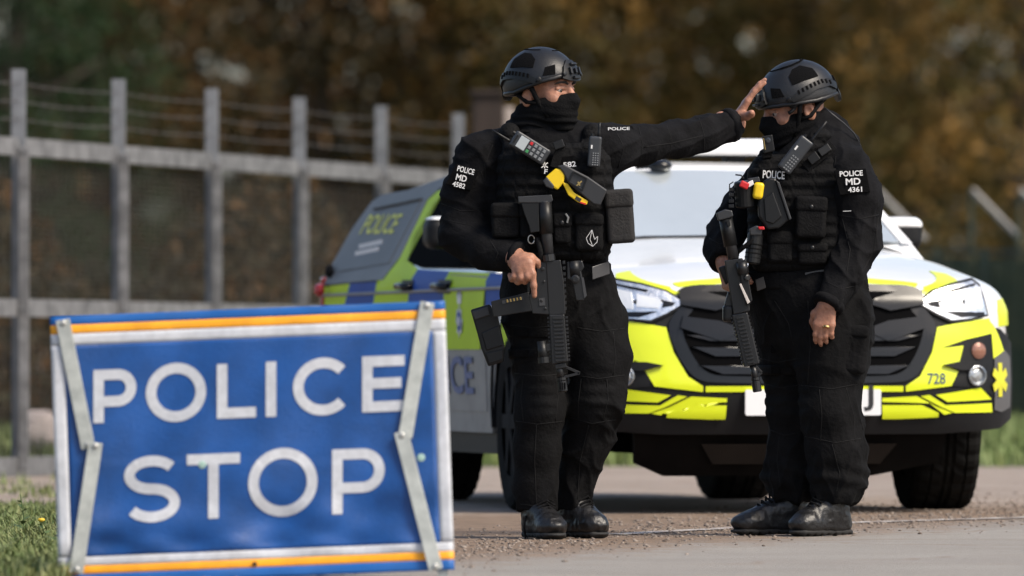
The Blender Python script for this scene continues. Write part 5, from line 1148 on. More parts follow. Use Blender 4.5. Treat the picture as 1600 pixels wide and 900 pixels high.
# small white outline emblem
mb = MB(); q = [(925, 359), (916, 372), (919, 380), (926, 385), (933, 378), (934, 369), (929, 374), (925, 359), (922, 374), (926, 385)]
for a, b in zip(q[:-1], q[1:]): mb.bar(A.v(*a, -.208), A.v(*b, -.208), .0018, .002, (0, -1, 0))
mb.build('emblem', M_WLET, vest)
MB().tube([A.v(884, 334, -.225), A.v(888, 340, -.228), A.v(886, 348, -.226)], .004, 6).build('clip', M_STEEL, vest)
mb = MB().tube([A.v(830, 374, -.23) + Vector((math.cos(t) * .012, 0, math.sin(t) * .016)) for t in np.linspace(0, 6.0, 14)], .0022, 6, False); mb.build('key_ring', M_STEEL, vest)
# belt
bl = SDF(); A.chain(bl, [(870, 420, .01, .205), (870, 434, .01, .205)], .02, ((0, 1, 0), .70)); bl.plane(A(0, 410), (0, 0, 1)).plane(A(0, 438), (0, 0, -1)); belt = sdf_obj('belt', bl, M_VEST, pa, .007)
A.slant([(925, 417), (952, 408), (953, 428), (926, 437)], (-.15, -.11, -.11, -.15), .012).build('belt_band', M_BUCK, belt, .002)
# thigh holster with straps
ho = A.slant([(735, 484), (765, 475), (778, 495), (789, 543), (787, 565), (763, 573), (752, 545), (746, 522)], [-.10] * 8, .07).build('thigh_holster', M_POLY, pa, .006)
A.prism([(737, 487), (762, 479), (766, 492), (742, 500)], -.108, .02).build('pistol_butt', M_GRYP, ho, .003); A.prism([(752, 520), (780, 508), (786, 540), (760, 548)], -.106, .02).build('holster_body', M_POLY, ho, .004)
A.prism([(758, 552), (786, 545), (786, 562), (764, 569)], -.104, .02).build('holster_cap', M_POLY, ho, .004)
for y in (520, 552):
    st = SDF(); A.chain(st, [(840, y - 6, -.012, .116), (841, y + 6, -.014, .114)], .01); st.plane(A(0, y - 8), (0, 0, 1)).plane(A(0, y + 8), (0, 0, -1)); sdf_obj('thigh_strap', st, M_VEST, ho, .006)
    MB().box(A.v(815, y, -.125), (.045, .012, .030)).build('strap_buckle', M_VELC, ho, .003)
boot(A, pa, (840, 845, .0), (872, 850, -.20), .075); boot(A, pa, (898, 845, .12), (945, 850, .0), .075)
MB().tube([A.v(822, 806, -.05), A.v(819, 822, -.06), A.v(821, 842, -.06)], .004, 6).build('drawcord', M_VEST, pa)
# sleeve patch
sp = A.slant([(713, 256), (749, 266), (735, 298), (696, 288)], (-.098, -.108, -.116, -.106), .025).build('sleeve_patch', M_VELC, pa, .003)
label_text(A, sp, [('POLICE', 728, 266, 8.5, 27, .25, -.119), ('MD', 721, 278, 9.5, 17, .25, -.119), ('4582', 717, 289, 7.5, 20, .25, -.119)])
sp2 = A.slant([(946, 197), (988, 196), (992, 206), (944, 208)], (-.05, .0, -.01, -.06), .02).build('sleeve_patch', M_VELC, pa, .003); label_text(A, sp2, [('POLICE', 967, 201, 4.5, 34, -.02, -.068)])
# ---- things carried
def radio(P, x, y, ang, Lp, Wp, dy, label, screen=True, group=None, ant=34):
    """hand-held radio centred at pixel x,y; ang: direction of its top, degrees from up, clockwise"""
    t = thing('radio', P.v(x, y, dy), label, 'radio', group); a = R(ang); up = Vector((math.sin(a), 0, math.cos(a))); rt = Vector((math.cos(a), 0, -math.sin(a))); M = Matrix((rt, Vector((0, 1, 0)), up)).transposed(); c = P.v(x, y, dy); L_, W_ = Lp * P.px, Wp * P.px
    sd = SDF().box(np.array(c), (W_ / 2, .018, L_ / 2), .007, .005, np.array(M)); sdf_obj('casing', sd, M_RADI, t, .004, it=1)
    f = Vector((0, -.019, 0)); loc = lambda u_, v_, o=0: c + rt * (u_ * W_) + up * (v_ * L_) + f + Vector((0, -o, 0))
    if screen:
        MB().box(loc(0, .22), (W_ * .72, .003, L_ * .24), M).build('screen', M_SCRN, t, .001); MB().box(loc(0, .42), (W_ * .5, .003, L_ * .05), M).build('earpiece_grille', M_POLY, t)
        for r_ in range(4):
            for q in (-1, 0, 1): MB().box(loc(q * .26, .02 - r_ * .125), (W_ * .18, .004, L_ * .075), M).build('key', (M_RED if (r_ == 0 and q == 1) else M_GRNK if (r_ == 0 and q == -1) else M_KEYS), t, .001)
    else:
        for r_ in range(6):
            for q in (-1, 0, 1): MB().box(loc(.1 + q * .18, -.05 - r_ * .075), (W_ * .11, .004, L_ * .035), M).build('key', M_KEYS, t)
        MB().box(loc(-.25, .15), (W_ * .12, .003, L_ * .12), M).build('label_strip', M_WLET, t)
    b = c + up * L_ / 2 + rt * (W_ * (-.28 if screen else .25)); MB().tube([b - up * .004, b + up * .014, b + up * ant * .6 * P.px, b + up * ant * P.px], [.007, .0055, .0045, .004], 8).build('antenna', M_POLY, t, smooth=True)
    MB().lathe(c + up * (L_ / 2 - .002) + rt * W_ * .25 * (1 if screen else -1), up, [(0, .007), (.012, .0065)], 10).build('knob', M_POLY, t)
    return t
radio(A, 828, 231, -58, 62, 27, -.215, 'dark radio with lit grey screen lying diagonally on the chest')
radio(A, 929, 237, 4, 48, 20, -.215, 'upright radio clipped to the shoulder strap beside the outstretched arm', False, None, 22)
# taser in its chest holster
def taser_a():
    t = thing('taser', A.v(895, 290, -.21), 'yellow handled taser in a dark grey holster across the chest', 'taser')
    A.prism([(871, 259), (882, 257), (919, 276), (949, 297), (938, 321), (927, 319), (903, 299), (888, 286), (880, 270)], -.262, .045).build('holster', M_GRYP, t, .005)
    A.prism([(868, 263), (876, 264), (883, 273), (881, 285), (871, 297), (861, 291), (852, 277)], -.258, .034).build('grip', M_TYEL, t, .006)
    A.prism([(848, 283), (854, 276), (866, 290), (864, 296), (853, 292)], -.262, .042).build('grip_butt', M_GRYP, t, .004)
    A.prism([(878, 284), (887, 287), (897, 301), (919, 314), (917, 320), (903, 316), (888, 305)], -.256, .032).build('frame', M_TYEL, t, .003)
    A.prism([(901, 306), (909, 311), (906, 316), (898, 311)], -.260, .01).build('label', M_GRYP, t); A.prism([(907, 315), (916, 318), (915, 320), (906, 317)], -.260, .01).build('label', M_RED, t)
    for a, b in (((896, 268), (917, 279)), ((917, 279), (910, 297)), ((910, 297), (889, 284)), ((889, 284), (896, 268))): MB().bar(A.v(*a, -.264), A.v(*b, -.264), .006, .012, (0, -1, 0)).build('retention_clip', M_POLY, t, .001)
    mb = MB(); mb.bar(A.v(901, 290, -.264), A.v(909, 283, -.264), .005, .003, (0, -1, 0)); mb.bar(A.v(903, 284, -.265), A.v(906, 290, -.265), .005, .003, (0, -1, 0)); mb.build('marking', M_BRASS, t)
taser_a()
def rifle_a():
    D = -.245; t = thing('rifle', A.v(858, 460, D), 'black carbine hanging muzzle down with a curved magazine and clear window', 'rifle'); pr = lambda pts, nm, m, dy, th, bv=.003: A.prism(pts, D + dy, th).build(nm, m, t, bv)
    stock = pr([(814, 317), (842, 315), (843, 362), (829, 364), (826, 352), (819, 334)], 'stock', M_POLY, 0, .035); A.prism([(809, 307), (862, 304), (864, 313), (860, 317), (810, 317)], D - .003, .042).build('butt_pad', M_GRYP, stock, .003)
    MB().tube([A.v(851, 314, D + .015), A.v(857, 408, D + .015)], .021, 14).build('buffer_tube', M_GRYP, t, smooth=True); MB().tube([A.v(851, 316, D + .015), A.v(854, 365, D + .015)], .026, 14).build('stock_sleeve', M_POLY, t, smooth=True)
    MB().tube([A.v(855.5, 398, D + .015), A.v(857, 408, D + .015)], .027, 14).build('castle_nut', M_GUN, t)
    pr([(853, 408), (876, 406), (881, 440), (884, 491), (858, 493), (856, 460)], 'upper_receiver', M_GUN, 0, .035)
    low = pr([(838, 410), (856, 408), (860, 492), (832, 490), (826, 462), (836, 452), (838, 430)], 'lower_receiver', M_GUN, .003, .03)
    for x, y, r in ((848, 420, .007), (850, 440, .005), (846, 470, .006), (852, 482, .005)): MB().lathe(A.v(x, y, D + .003), (0, -1, 0), [(0, r), (.005, r), (.006, r * .6)], 10).build('pin', M_GUN, low)
    A.prism([(842, 466), (851, 465), (852, 477), (843, 478)], D - .001, .006).build('engraved_panel', M_BUCK, low)
    mg = pr([(767, 471), (795, 464), (826, 456), (832, 486), (800, 491), (771, 496)], 'magazine', M_POLY, .004, .026); A.prism([(784, 469.5), (817, 463), (818, 468), (785, 475)], D + .001, .006).build('magazine_window', M_GRYP, mg)
    for k in range(5): MB().tube([A.v(792 + 5.2 * k, 468 - k, D + .0), A.v(793 + 5.2 * k, 472.5 - k, D + .0)], .0035, 6).build('cartridge', M_BRASS, mg)
    pr([(806, 418), (836, 414), (838, 430), (812, 440)], 'pistol_grip', M_POLY, .01, .03, .006)
    MB().tube([A.v(836, 432, D + .016), A.v(826, 442, D + .016), A.v(826, 458, D + .016)], .004, 6).build('trigger_guard', M_GUN, t)
    # optic on its riser
    op = A.prism([(886, 409), (910, 407), (913, 418), (908, 424), (916, 462), (912, 470), (900, 470), (894, 440), (886, 436)], D + .0, .034).build('optic', M_GUN, t, .004)
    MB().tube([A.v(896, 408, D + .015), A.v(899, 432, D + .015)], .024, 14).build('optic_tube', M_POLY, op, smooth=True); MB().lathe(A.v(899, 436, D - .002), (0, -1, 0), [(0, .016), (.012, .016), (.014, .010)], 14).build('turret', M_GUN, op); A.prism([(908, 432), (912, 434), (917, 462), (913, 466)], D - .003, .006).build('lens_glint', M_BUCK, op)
    for k in range(9): MB().box(A.v(881 + .3 * k, 410 + 9 * k, D + .016), (.010, .026, .012)).build('rail_tooth', M_GUN, t, .001)
    hg = pr([(858, 492), (882, 491), (888, 565), (862, 570)], 'handguard', M_GUN, -.006, .048, .004)
    for k in range(12):
        y = 496 + 6 * k; x = 860 + .34 * k * 1.0
        A.prism([(x + 4, y), (x + 19, y - .6), (x + 19.3, y + 2.6), (x + 4.3, y + 3.2)], D - .013, .008).build('rail_rib', M_GUN, hg, .0008); MB().box(A.v(x + 25, y, D + .018), (.010, .026, .0085)).build('rail_rib', M_GUN, hg, .0008); MB().box(A.v(x - 3, y + 1, D + .018), (.010, .026, .0085)).build('rail_rib', M_GUN, hg, .0008)
    MB().tube([A.v(873, 566, D + .018), A.v(877, 594, D + .018)], .014, 12).build('barrel', M_GUN, t, smooth=True); fh = MB().lathe(A.v(877, 590, D + .018), A.v(880, 613, D + .018) - A.v(877, 590, D + .018), [(0, .018), (.010, .018), (.011, .015), (.014, .0185), (.050, .0185), (.054, .014)], 14).build('flash_hider', M_GUN, t)
    for k in (-1, 0, 1): MB().box(A.v(879 + k * 4, 603, D - .001), (.004, .004, .026)).build('slot', M_VELC, fh)
    fs = MB(); 
    for a, b in (((876, 570), (906, 583)), ((906, 583), (878, 590)), ((872, 572), (880, 590))): fs.bar(A.v(*a, D + .018), A.v(*b, D + .018), .010, .010, (0, 1, 0))
    fs.build('front_sight', M_GUN, t, .001); A.prism([(866, 569), (884, 567), (886, 574), (868, 577)], D + .0, .036).build('gas_block', M_GUN, t, .002)
    fl = MB().tube([A.v(846, 533, D + .0), A.v(850, 566, D + .0)], [.017, .019], 14).build('torch', M_POLY, t, smooth=True); MB().lathe(A.v(849, 558, D), A.v(850, 568, D) - A.v(849, 558, D), [(0, .022), (.022, .022), (.024, .016)], 14).build('torch_head', M_GUN, fl)
    A.prism([(850, 538), (862, 536), (862, 548), (851, 550)], D + .0, .02).build('torch_mount', M_GUN, t, .002)
    MB().tube([A.v(840, 372, D + .02), A.v(845, 395, D - .005), A.v(842, 412, D + .01)], .010, 8).build('sling', M_VEST, t, smooth=True)
rifle_a()
# ============================== officer with bowed head
B = Per(50.5); base = B.v(1268, 450); base.z = 0.012
pb_ = thing('person', base, 'officer in black bowing his helmeted head in front of the pickup grille', 'person')
lgF = [(1240, 470, .08, .140), (1240, 520, .08, .140), (1240, 560, .07, .128), (1243, 640, .06, .104), (1240, 700, .07, .098), (1236, 742, .08, .104), (1238, 768, .08, .086)]
lgN = [(1292, 470, -.08, .155), (1298, 520, -.09, .150), (1300, 560, -.09, .138), (1297, 640, -.11, .110), (1307, 700, -.09, .114), (1309, 748, -.08, .108), (1305, 776, -.08, .084)]
arN = [(1326, 262, -.12, .086), (1338, 305, -.15, .090), (1343, 375, -.15, .084), (1322, 425, -.21, .072), (1294, 478, -.27, .056)]
arF = [(1215, 258, .12, .085), (1165, 320, .16, .080), (1134, 368, .10, .072), (1128, 392, .0, .062), (1132, 412, -.06, .052)]
bd = SDF(); B.chain(bd, [(1282, 235, 0, .075), (1268, 300, 0, .15), (1258, 380, 0, .14), (1262, 450, .01, .15)], .05, ((0, 1, 0), .75))
for ch in (lgF, lgN): B.chain(bd, [(x, y, d, r * .66) for x, y, d, r in ch], .04)
for ch in (arN, arF): B.chain(bd, [(x, y, d, r * .60) for x, y, d, r in ch], .03)
pit = R(20); yw = R(16); fB = Vector((-math.cos(yw) * math.cos(pit), -math.sin(yw) * math.cos(pit), -math.sin(pit))); upB = Vector((-math.cos(yw) * math.sin(pit), -math.sin(yw) * math.sin(pit), math.cos(pit)))
hdB = head_parts(pb_, B.v(1245, 163, .0), fB, upB, 1.12, False, 5, (.0, .0, .004, .20), .002)
hs = SDF(); w = B.v(1293, 474, -.272); hs.cone(w + Vector((.02, .02, .06)), w, .030, .029, .02)
hand(hs, w, (-.16, -.12, -1), (.20, .95, -.10), (-.95, .20, .12), [(16, 28, 22), (14, 32, 24), (16, 36, 26), (20, 40, 28)], [(.02, .0, .02), (.045, .014, .046), (.075, .030, .052), (.10, .046, .044)], .98)
hs2 = SDF(); w2 = B.v(1130, 411, -.065); hs2.cone(w2 + Vector((-.01, .05, .04)), w2, .030, .028, .02)
hand(hs2, w2, (.22, -.25, -.95), (.90, .35, .12), (.30, -.85, .2), [(12, 14, 12), (45, 70, 40), (48, 72, 40), (50, 74, 40)], [(.02, .0, .02), (.04, .03, .042), (.07, .055, .044), (.09, .07, .04)], 1.06)
bV = join_meshes([(lambda q: (relax(q[0], q[1], 1), q[1]))(s_.mesh(h_)) for s_, h_ in ((bd, .014), (hdB, .0045), (hs, .0032), (hs2, .0032))])
obj('body', mesh_np('body', *bV), M_SKIN, pb_, 0, True, fix=False)
MB().lathe(B.v(1291, 511, -.300), (.12, .35, 1), [(-.003, .0125), (-.003, .0135), (.003, .0135), (.003, .0125)], 18).build('finger_ring', M_GOLD, pb_)
tr = SDF(); B.chain(tr, lgF, .035); B.chain(tr, lgN, .035); B.chain(tr, [(1252, 420, .0, .20), (1262, 455, .0, .215), (1268, 490, .0, .205)], .05, ((0, 1, 0), .80)); tr.box(B(1345, 500, -.10), (.04, .10, .10), .04, .03)
def kneeB(V):
    w = folds(31, .0115, wl=(.07, .16), joints=[(B(1290, 500), .16), (B(1240, 640), .12), (B(1300, 650), .13), (B(1240, 760), .12), (B(1305, 765), .13)])(V); z = V[:, 2]; b = np.exp(-((z - (CAM_H - (745 - 450) * B.px)) / .06) ** 2); zk = CAM_H - (620 - 450) * B.px; k = np.exp(-((z - zk) / .08) ** 4) * (V[:, 0] < B(1262, 0)[0])
    return w * (1 - .5 * k) + b * .005 * np.sin(z * 95 + V[:, 0] * 20 + 3 * vnoise(V * 8, 2)) + k * .002 * np.clip(2.5 * np.sin(z * 2 * math.pi / .046), -1, 1)
tr.plane((0, 0, B(0, 786)[2]), (0, 0, -1)); trB = sdf_obj('trousers', tr, M_TROU, pb_, .0065, kneeB)
# cargo pocket on the near thigh
ck = SDF().box(B(1322, 545, -.195), (.085, .03, .095), .025, .02, np.array(Matrix.Rotation(R(6), 3, 'Y'))); pk = sdf_obj('cargo_pocket', ck, M_TROU, pb_, .006, folds(41, .006)); ck = SDF().box(B(1322, 516, -.206), (.088, .028, .024), .015, .01, np.array(Matrix.Rotation(R(6), 3, 'Y'))); sdf_obj('flap', ck, M_TROU, pk, .006, folds(42, .003))
mb = MB(); mb.bar(B.v(1305, 593, -.215), B.v(1315, 592, -.215), .0018, .002, (0, -1, 0)); mb.build('brand_tab', M_WLET, pb_)
jk = SDF(); B.chain(jk, arN, .03); B.chain(jk, arF, .03); B.chain(jk, [(1288, 232, .0, .115), (1280, 268, .0, .180), (1272, 340, .0, .205), (1260, 425, .0, .200)], .06, ((0, 1, 0), .80)); jk.cone(B(1288, 205, .0), B(1288, 235, .0), .085, .115, .03); jk.cone(B(1335, 290, .02), B(1335, 380, .02), .085, .07, .05)
ax = B(1294, 478, -.27) - B(1322, 425, -.21); jk.cut_at(B(1293, 480, -.271), ax, .09); jk.cut_at(B(1131, 410, -.05), B(1132, 412, -.06) - B(1128, 392, 0), .08)
jkB = sdf_obj('jacket', jk, M_CLOTH, pb_, .0065, folds(51, .008, wl=(.06, .15), joints=[(B(1345, 375, -.15), .14), (B(1310, 440, -.2), .12), (B(1335, 255, -.1), .12), (B(1360, 330, 0), .12), (B(1130, 370, .1), .12)]))
for (p, d, r) in ((B.v(1293, 478, -.27), B.v(1294, 478, -.27) - B.v(1322, 425, -.21), .060), (B.v(1131, 409, -.045), B.v(1132, 412, -.06) - B.v(1128, 392, .0), .056)):
    MB().lathe(p - d.normalized() * .025, d, [(0, r), (.014, r + .003), (.028, r), (.030, r - .012)], 24).build('cuff', M_CLOTH, pb_, smooth=True)
bv = surface_of(trB)
for p in ([(1252, 602), (1300, 608), (1340, 600)], [(1258, 682), (1305, 692), (1352, 684)], [(1322, 606), (1334, 650), (1336, 690)], [(1280, 608), (1284, 650), (1282, 690)], [(1345, 575), (1338, 600)], [(1196, 600), (1220, 606), (1248, 602)], [(1204, 672), (1225, 680), (1250, 676)], [(1210, 470), (1232, 505), (1240, 540)], [(1262, 470), (1266, 540), (1262, 600)], [(1300, 694), (1312, 740), (1306, 772)], [(1218, 682), (1214, 720), (1220, 764)], [(1186, 560), (1215, 566), (1250, 560)], [(1345, 655), (1349, 672)]):
    seam(bv, p, .0024, 'seam', M_SEAM, trB)
bv = surface_of(jkB)
for p in ([(1306, 244), (1300, 290), (1308, 336)], [(1308, 336), (1345, 342), (1380, 334)], [(1316, 342), (1328, 390), (1322, 432)], [(1372, 340), (1366, 390), (1345, 430)], [(1290, 440), (1315, 452), (1338, 446)], [(1282, 462), (1300, 472), (1318, 468)], [(1108, 372), (1124, 382), (1138, 378)]):
    seam(bv, p, .0024, 'seam', M_SEAM, jkB)
vt = SDF(); vt.box(B(1246, 335, -.01), (.19, .195, .225), .08, .02).box(B(1235, 285, -.01), (.14, .175, .10), .05, .02)
vt.cone(B(1232, 262, -.16), B(1282, 216, -.10), .036, .036, .02).cone(B(1282, 216, -.10), B(1310, 228, -.02), .034, .032, .02).cone(B(1200, 265, .05), B(1262, 215, .10), .034, .034, .02)
def molleB(V):
    z = V[:, 2]; fr = (V[:, 1] < B.Y - .11); s = np.sin(z * 2 * math.pi / .046); return .0018 * fbm(V * 16, 2, 6) + fr * np.clip(s * 3, -1, 1) * np.where(np.sin(V[:, 0] * 2 * math.pi / .042) > .92, -.3, 1) * .0036 + .004 * fbm(V * 6, 2, 9)
vest = sdf_obj('vest', vt, M_VEST, pb_, .0065, molleB)
pouch(B, vest, 1243, 308, 1291, 372, -.255, .07, 'pouch', 2, None, .34)
pouch(B, vest, 1200, 362, 1238, 410, -.225, .05, 'flat_pouch', 0, None, .4, False); pouch(B, vest, 1246, 380, 1292, 414, -.225, .04, 'flat_pouch', 0, None, .4)
B.prism([(1188, 264), (1232, 262), (1232, 282), (1188, 284)], -.206, .02).build('name_patch', M_VELC, vest, .002); label_text(B, vest, [('POLICE', 1209, 273, 12, 34, .06, -.209)])
# shoulder strap clip
bk = MB().bar(B.v(1264, 252, -.215), B.v(1278, 242, -.215), .036, .016, (0, -1, 0)).build('strap_buckle', M_POLY, vest, .003); MB().bar(B.v(1280, 240, -.213), B.v(1296, 229, -.205), .030, .014, (0, -1, 0)).build('buckle_tongue', M_POLY, bk, .003)
MB().bar(B.v(1258, 262, -.205), B.v(1302, 226, -.190), .042, .008, (0, -1, 0)).build('shoulder_strap', M_VEST, vest, .002)
bl = SDF(); B.chain(bl, [(1252, 422, .0, .225), (1252, 440, .0, .225)], .02, ((0, 1, 0), .78)); bl.plane(B(0, 424) , (0, 0, 1)).plane(B(0, 452), (0, 0, -1)); belt = sdf_obj('belt', bl, M_VEST, pb_, .007)
B.prism([(1180, 437), (1193, 432), (1197, 450), (1183, 455)], -.165, .012).build('belt_buckle', mat('brown_buckle', (0.018, 0.015, 0.014), .5), belt, .002); B.slant([(1258, 426), (1288, 421), (1288, 429), (1258, 433)], (-.185, -.19, -.19, -.185), .01).build('belt_band', M_BUCK, belt)
for y in (545, 578): 
    st = SDF(); B.chain(st, [(1240, y - 5, .065, .138), (1241, y + 5, .065, .136)], .01); st.plane(B(0, y - 8), (0, 0, 1)).plane(B(0, y + 8), (0, 0, -1)); s_ = sdf_obj('thigh_strap', st, M_VEST, pb_, .007); MB().box(B.v(1212, y, -.06), (.04, .012, .030)).build('strap_buckle', M_VELC, s_, .003)
boot(B, pb_, (1236, 836, .10), (1143, 838, .02), .075); boot(B, pb_, (1300, 838, -.08), (1236, 842, -.20), .075)
sp = B.slant([(1303, 266), (1353, 263), (1360, 300), (1312, 305)], (-.252, -.244, -.248, -.258), .035).build('sleeve_patch', M_VELC, pb_, .003)
label_text(B, sp, [('POLICE', 1330, 271, 8, 36, -.05, -.260), ('MD', 1333, 283.5, 10, 23, -.05, -.260), ('4361', 1336, 296, 7.5, 22, -.06, -.260)])
mb = MB(); mb.bar(B.v(1317, 330, -.240), B.v(1330, 329.5, -.240), .0018, .002, (0, -1, 0)); mb.build('brand_tab', M_WLET, pb_)
# earpiece cable
MB().tube([B.v(1288, 168, -.10), B.v(1300, 178, -.11), B.v(1318, 192, -.10), B.v(1334, 208, -.08), B.v(1345, 228, -.04)], .003, 6).build('earpiece_cable', M_GRYP, pb_, smooth=True)
MB().lathe(B.v(1240, 163, -.105), (-.2, -1, 0), [(0, .018), (.012, .018), (.016, .010)], 14).build('earpiece', M_POLY, pb_)
MB().tube([B.v(1243, 168, -.11), B.v(1236, 175, -.112), B.v(1232, 177, -.11)], .007, 8).build('microphone_boom', M_POLY, pb_, smooth=True)
# ---- things carried
radio(B, 1243, 242, 38, 62, 24, -.245, 'slim radio with stub antenna slanting over the shoulder strap', False, None, 40)
def bodycam():
    t = thing('body_camera', B.v(1200, 226, -.18), 'small black body camera high on the chest', 'camera'); c = B.v(1200, 226, -.19)
    B.prism([(1191, 213), (1207, 210), (1211, 236), (1194, 240)], -.20, .03).build('casing', M_POLY, t, .004); MB().lathe(B.v(1200, 219, -.20), (0, -1, 0), [(0, .010), (.006, .010), (.007, .006)], 14).build('lens', M_GLSD, t)
    B.prism([(1190, 238), (1208, 235), (1206, 246), (1192, 248)], -.19, .02).build('clip', M_VEST, t, .003); MB().bar(B.v(1193, 216, -.203), B.v(1196, 234, -.203), .003, .003, (0, -1, 0)).build('edge_strip', M_BRASS, t)
bodycam()
def taser_b():
    t = thing('taser', B.v(1205, 315, -.22), 'taser with yellow butt in a black holster on the bowed officer', 'taser')
    B.slant([(1193, 283), (1202, 277), (1213, 279), (1234, 343), (1217, 357), (1199, 359), (1185, 338), (1184, 322)], [-.275] * 8, .07).build('holster', M_POLY, t, .008); B.prism([(1212, 281), (1218, 285), (1237, 342), (1233, 344)], -.285, .06).build('holster_edge', M_GRYP, t, .003)
    B.prism([(1193, 310), (1208, 300), (1222, 338), (1208, 350), (1196, 346)], -.285, .015).build('holster_cover', M_POLY, t, .004)
    sd = SDF().box(B(1185, 298, -.255), (.020, .028, .032), .012, .006, np.array(Matrix.Rotation(R(8), 3, 'Y'))); sdf_obj('grip', sd, M_TYEL, t, .004)
taser_b()
def canister():
    t = thing('flash_canister', B.v(1158, 305, -.2), 'black drum shaped canister with red cap at the chest', 'canister'); MB().lathe(B.v(1163, 283, -.235), B.v(1166, 326, -.225) - B.v(1163, 283, -.235), [(0, .034), (.004, .040), (.095, .040), (.10, .034)], 20).build('drum', M_POLY, t, .002)
    MB().box(B.v(1163, 289, -.28), (.034, .03, .026), Matrix.Rotation(R(25), 3, 'Y')).build('red_cap', M_RED, t, .005); B.prism([(1168, 285), (1176, 281), (1178, 288), (1170, 293)], -.285, .02).build('label', M_WLET, t, .002)
    B.prism([(1168, 279), (1186, 276), (1188, 284), (1172, 286)], -.275, .03).build('bracket', M_GRYP, t, .003)
    MB().tube([B.v(1146, 284, -.24), B.v(1140, 288, -.24), B.v(1140, 300, -.24), B.v(1144, 312, -.24)], .0025, 6).build('wire_loop', M_GUN, t); MB().tube([B.v(1149, 273, -.24), B.v(1158, 274, -.24), B.v(1162, 279, -.24)], .003, 6).build('wire_loop', M_GUN, t)
    for y in (296, 304, 314, 322): MB().box(B.v(1143, y, -.235), (.018, .03, .014)).build('rail_tooth', M_GUN, t, .002)
canister()
def spray():
    t = thing('spray_can', B.v(1178, 380, -.2), 'black incapacitant spray with red tab low on the vest', 'spray can'); MB().lathe(B.v(1175, 412, -.245), B.v(1181, 362, -.24) - B.v(1175, 412, -.245), [(0, .026), (.005, .030), (.11, .030), (.122, .024)], 18).build('can', M_POLY, t)
    B.prism([(1170, 358), (1182, 352), (1192, 357), (1190, 368), (1172, 368)], -.275, .06).build('cap', M_GRYP, t, .005); B.prism([(1184, 354), (1194, 354), (1195, 359), (1186, 359)], -.282, .03).build('red_tab', M_RED, t, .003)
    for k in range(4): MB().lathe(B.v(1176 + .9 * k, 404 - 7 * k, -.243), B.v(1181, 362, -.24) - B.v(1175, 412, -.245), [(0, .0305), (.003, .0315), (.006, .0305)], 18).build('ring', M_VEST, t)
spray()
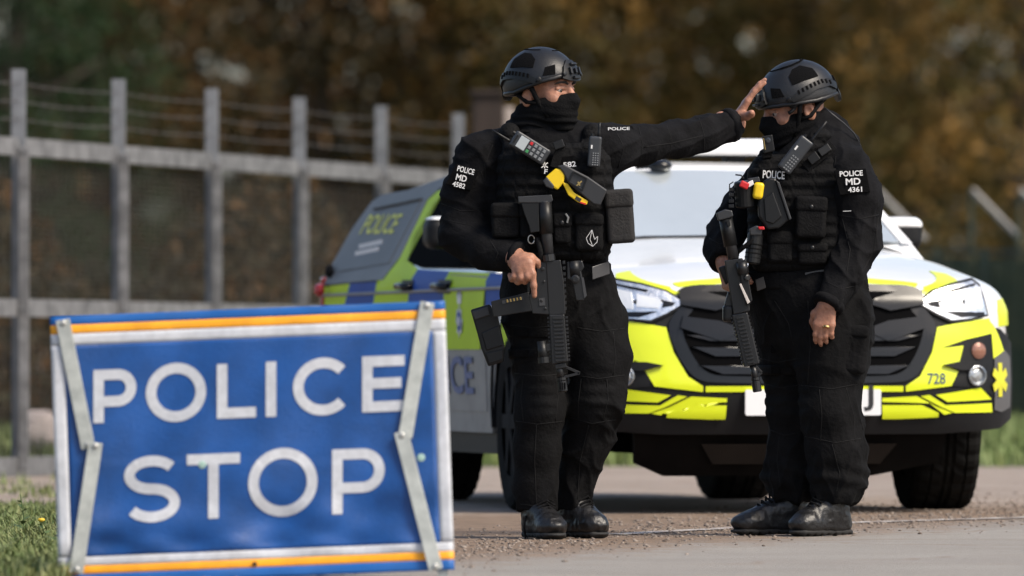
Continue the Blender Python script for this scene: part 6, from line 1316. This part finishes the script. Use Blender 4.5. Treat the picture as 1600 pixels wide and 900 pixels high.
def rifle_b():
    D = -.30; t = thing('rifle', B.v(1155, 470, D), 'black carbine held muzzle down close to the body before the grille', 'rifle'); pr = lambda pts, nm, m, dy, th, bv=.003: B.prism(pts, D + dy, th).build(nm, m, t, bv)
    MB().tube([B.v(1133, 336, D), B.v(1146, 404, D)], .021, 14).build('buffer_tube', M_GRYP, t, smooth=True); st = MB().tube([B.v(1133, 338, D), B.v(1142, 384, D)], .026, 14).build('stock', M_POLY, t, smooth=True)
    B.slant([(1119, 333), (1133, 327), (1144, 329), (1146, 338), (1138, 341), (1122, 345)], [D - .03] * 6, .06).build('butt_pad', M_GRYP, st, .004); B.slant([(1134, 345), (1140, 343), (1142, 352), (1137, 355)], [D - .03] * 4, .02).build('stock_latch', M_POLY, st, .002)
    pr([(1132, 407), (1160, 403), (1164, 412), (1170, 452), (1172, 486), (1146, 492), (1140, 455)], 'receiver', M_GUN, -.02, .05, .004)
    pr([(1138, 455), (1150, 470), (1146, 500), (1134, 496), (1132, 475)], 'magazine_well', M_GUN, .0, .05, .004)
    sd = SDF().box(B(1138, 490, D + .06), (.022, .07, .032), .012, .01); sdf_obj('magazine', sd, M_POLY, t, .005)
    op = pr([(1151, 408), (1166, 405), (1168, 425), (1176, 470), (1166, 478), (1158, 440)], 'optic', M_POLY, -.05, .05, .004); B.slant([(1155, 444), (1158, 443), (1172, 472), (1168, 475)], [D - .056] * 4, .01).build('optic_glint', mat('painted_glint', (.75, .68, .64), .25, .5), op, .001); MB().tube([B.v(1158, 410, D - .04), B.v(1162, 428, D - .04)], .022, 14).build('optic_tube', M_GUN, op, smooth=True); MB().lathe(B.v(1166, 434, D - .045), (.6, -1, 0), [(0, .012), (.012, .012), (.014, .008)], 12).build('turret', M_GUN, op)  # optic_glint is a highlight built as a pale sliver, not a fitted strip
    hg = pr([(1143, 492), (1168, 488), (1187, 568), (1163, 574)], 'handguard', M_GUN, -.02, .05, .004)
    for k in range(13):
        y = 496 + 5.8 * k; x = 1147 + 1.42 * k; B.prism([(x + 3, y), (x + 14, y - 1.8), (x + 14.8, y + 1.0), (x + 3.8, y + 2.8)], D - .03, .012).build('rail_rib', M_GUN, hg, .0008); MB().box(B.v(x + 21.5, y - 2, D), (.010, .03, .008)).build('rail_rib', M_GUN, hg, .0008); MB().box(B.v(x - 3.4, y + 1, D), (.010, .03, .008)).build('rail_rib', M_GUN, hg, .0008)
    MB().tube([B.v(1176, 570, D), B.v(1181, 596, D)], .013, 12).build('barrel', M_GUN, t, smooth=True); MB().lathe(B.v(1180, 590, D), B.v(1184, 615, D) - B.v(1180, 590, D), [(0, .017), (.010, .017), (.011, .014), (.014, .0175), (.052, .0175), (.055, .013)], 14).build('flash_hider', M_GUN, t)
    fs = MB(); 
    for a, b in (((1174, 566), (1190, 582)), ((1190, 582), (1181, 590)), ((1172, 568), (1180, 590))): fs.bar(B.v(*a, D), B.v(*b, D), .010, .012, (0, 1, 0))
    fs.build('front_sight', M_GUN, t, .001)
    for k in range(7): MB().box(B.v(1163 + 1.3 * k, 412 + 10 * k, D - .015), (.012, .03, .012)).build('rail_tooth', M_GUN, t, .001)
    MB().tube([B.v(1150, 396, D + .02), B.v(1180, 372, D + .04), B.v(1200, 330, D + .07), B.v(1230, 300, D + .08)], .009, 8).build('sling', M_VEST, t, smooth=True)
    pr([(1122, 418), (1140, 412), (1148, 430), (1134, 446)], 'pistol_grip', M_POLY, .03, .04, .006)
rifle_b()
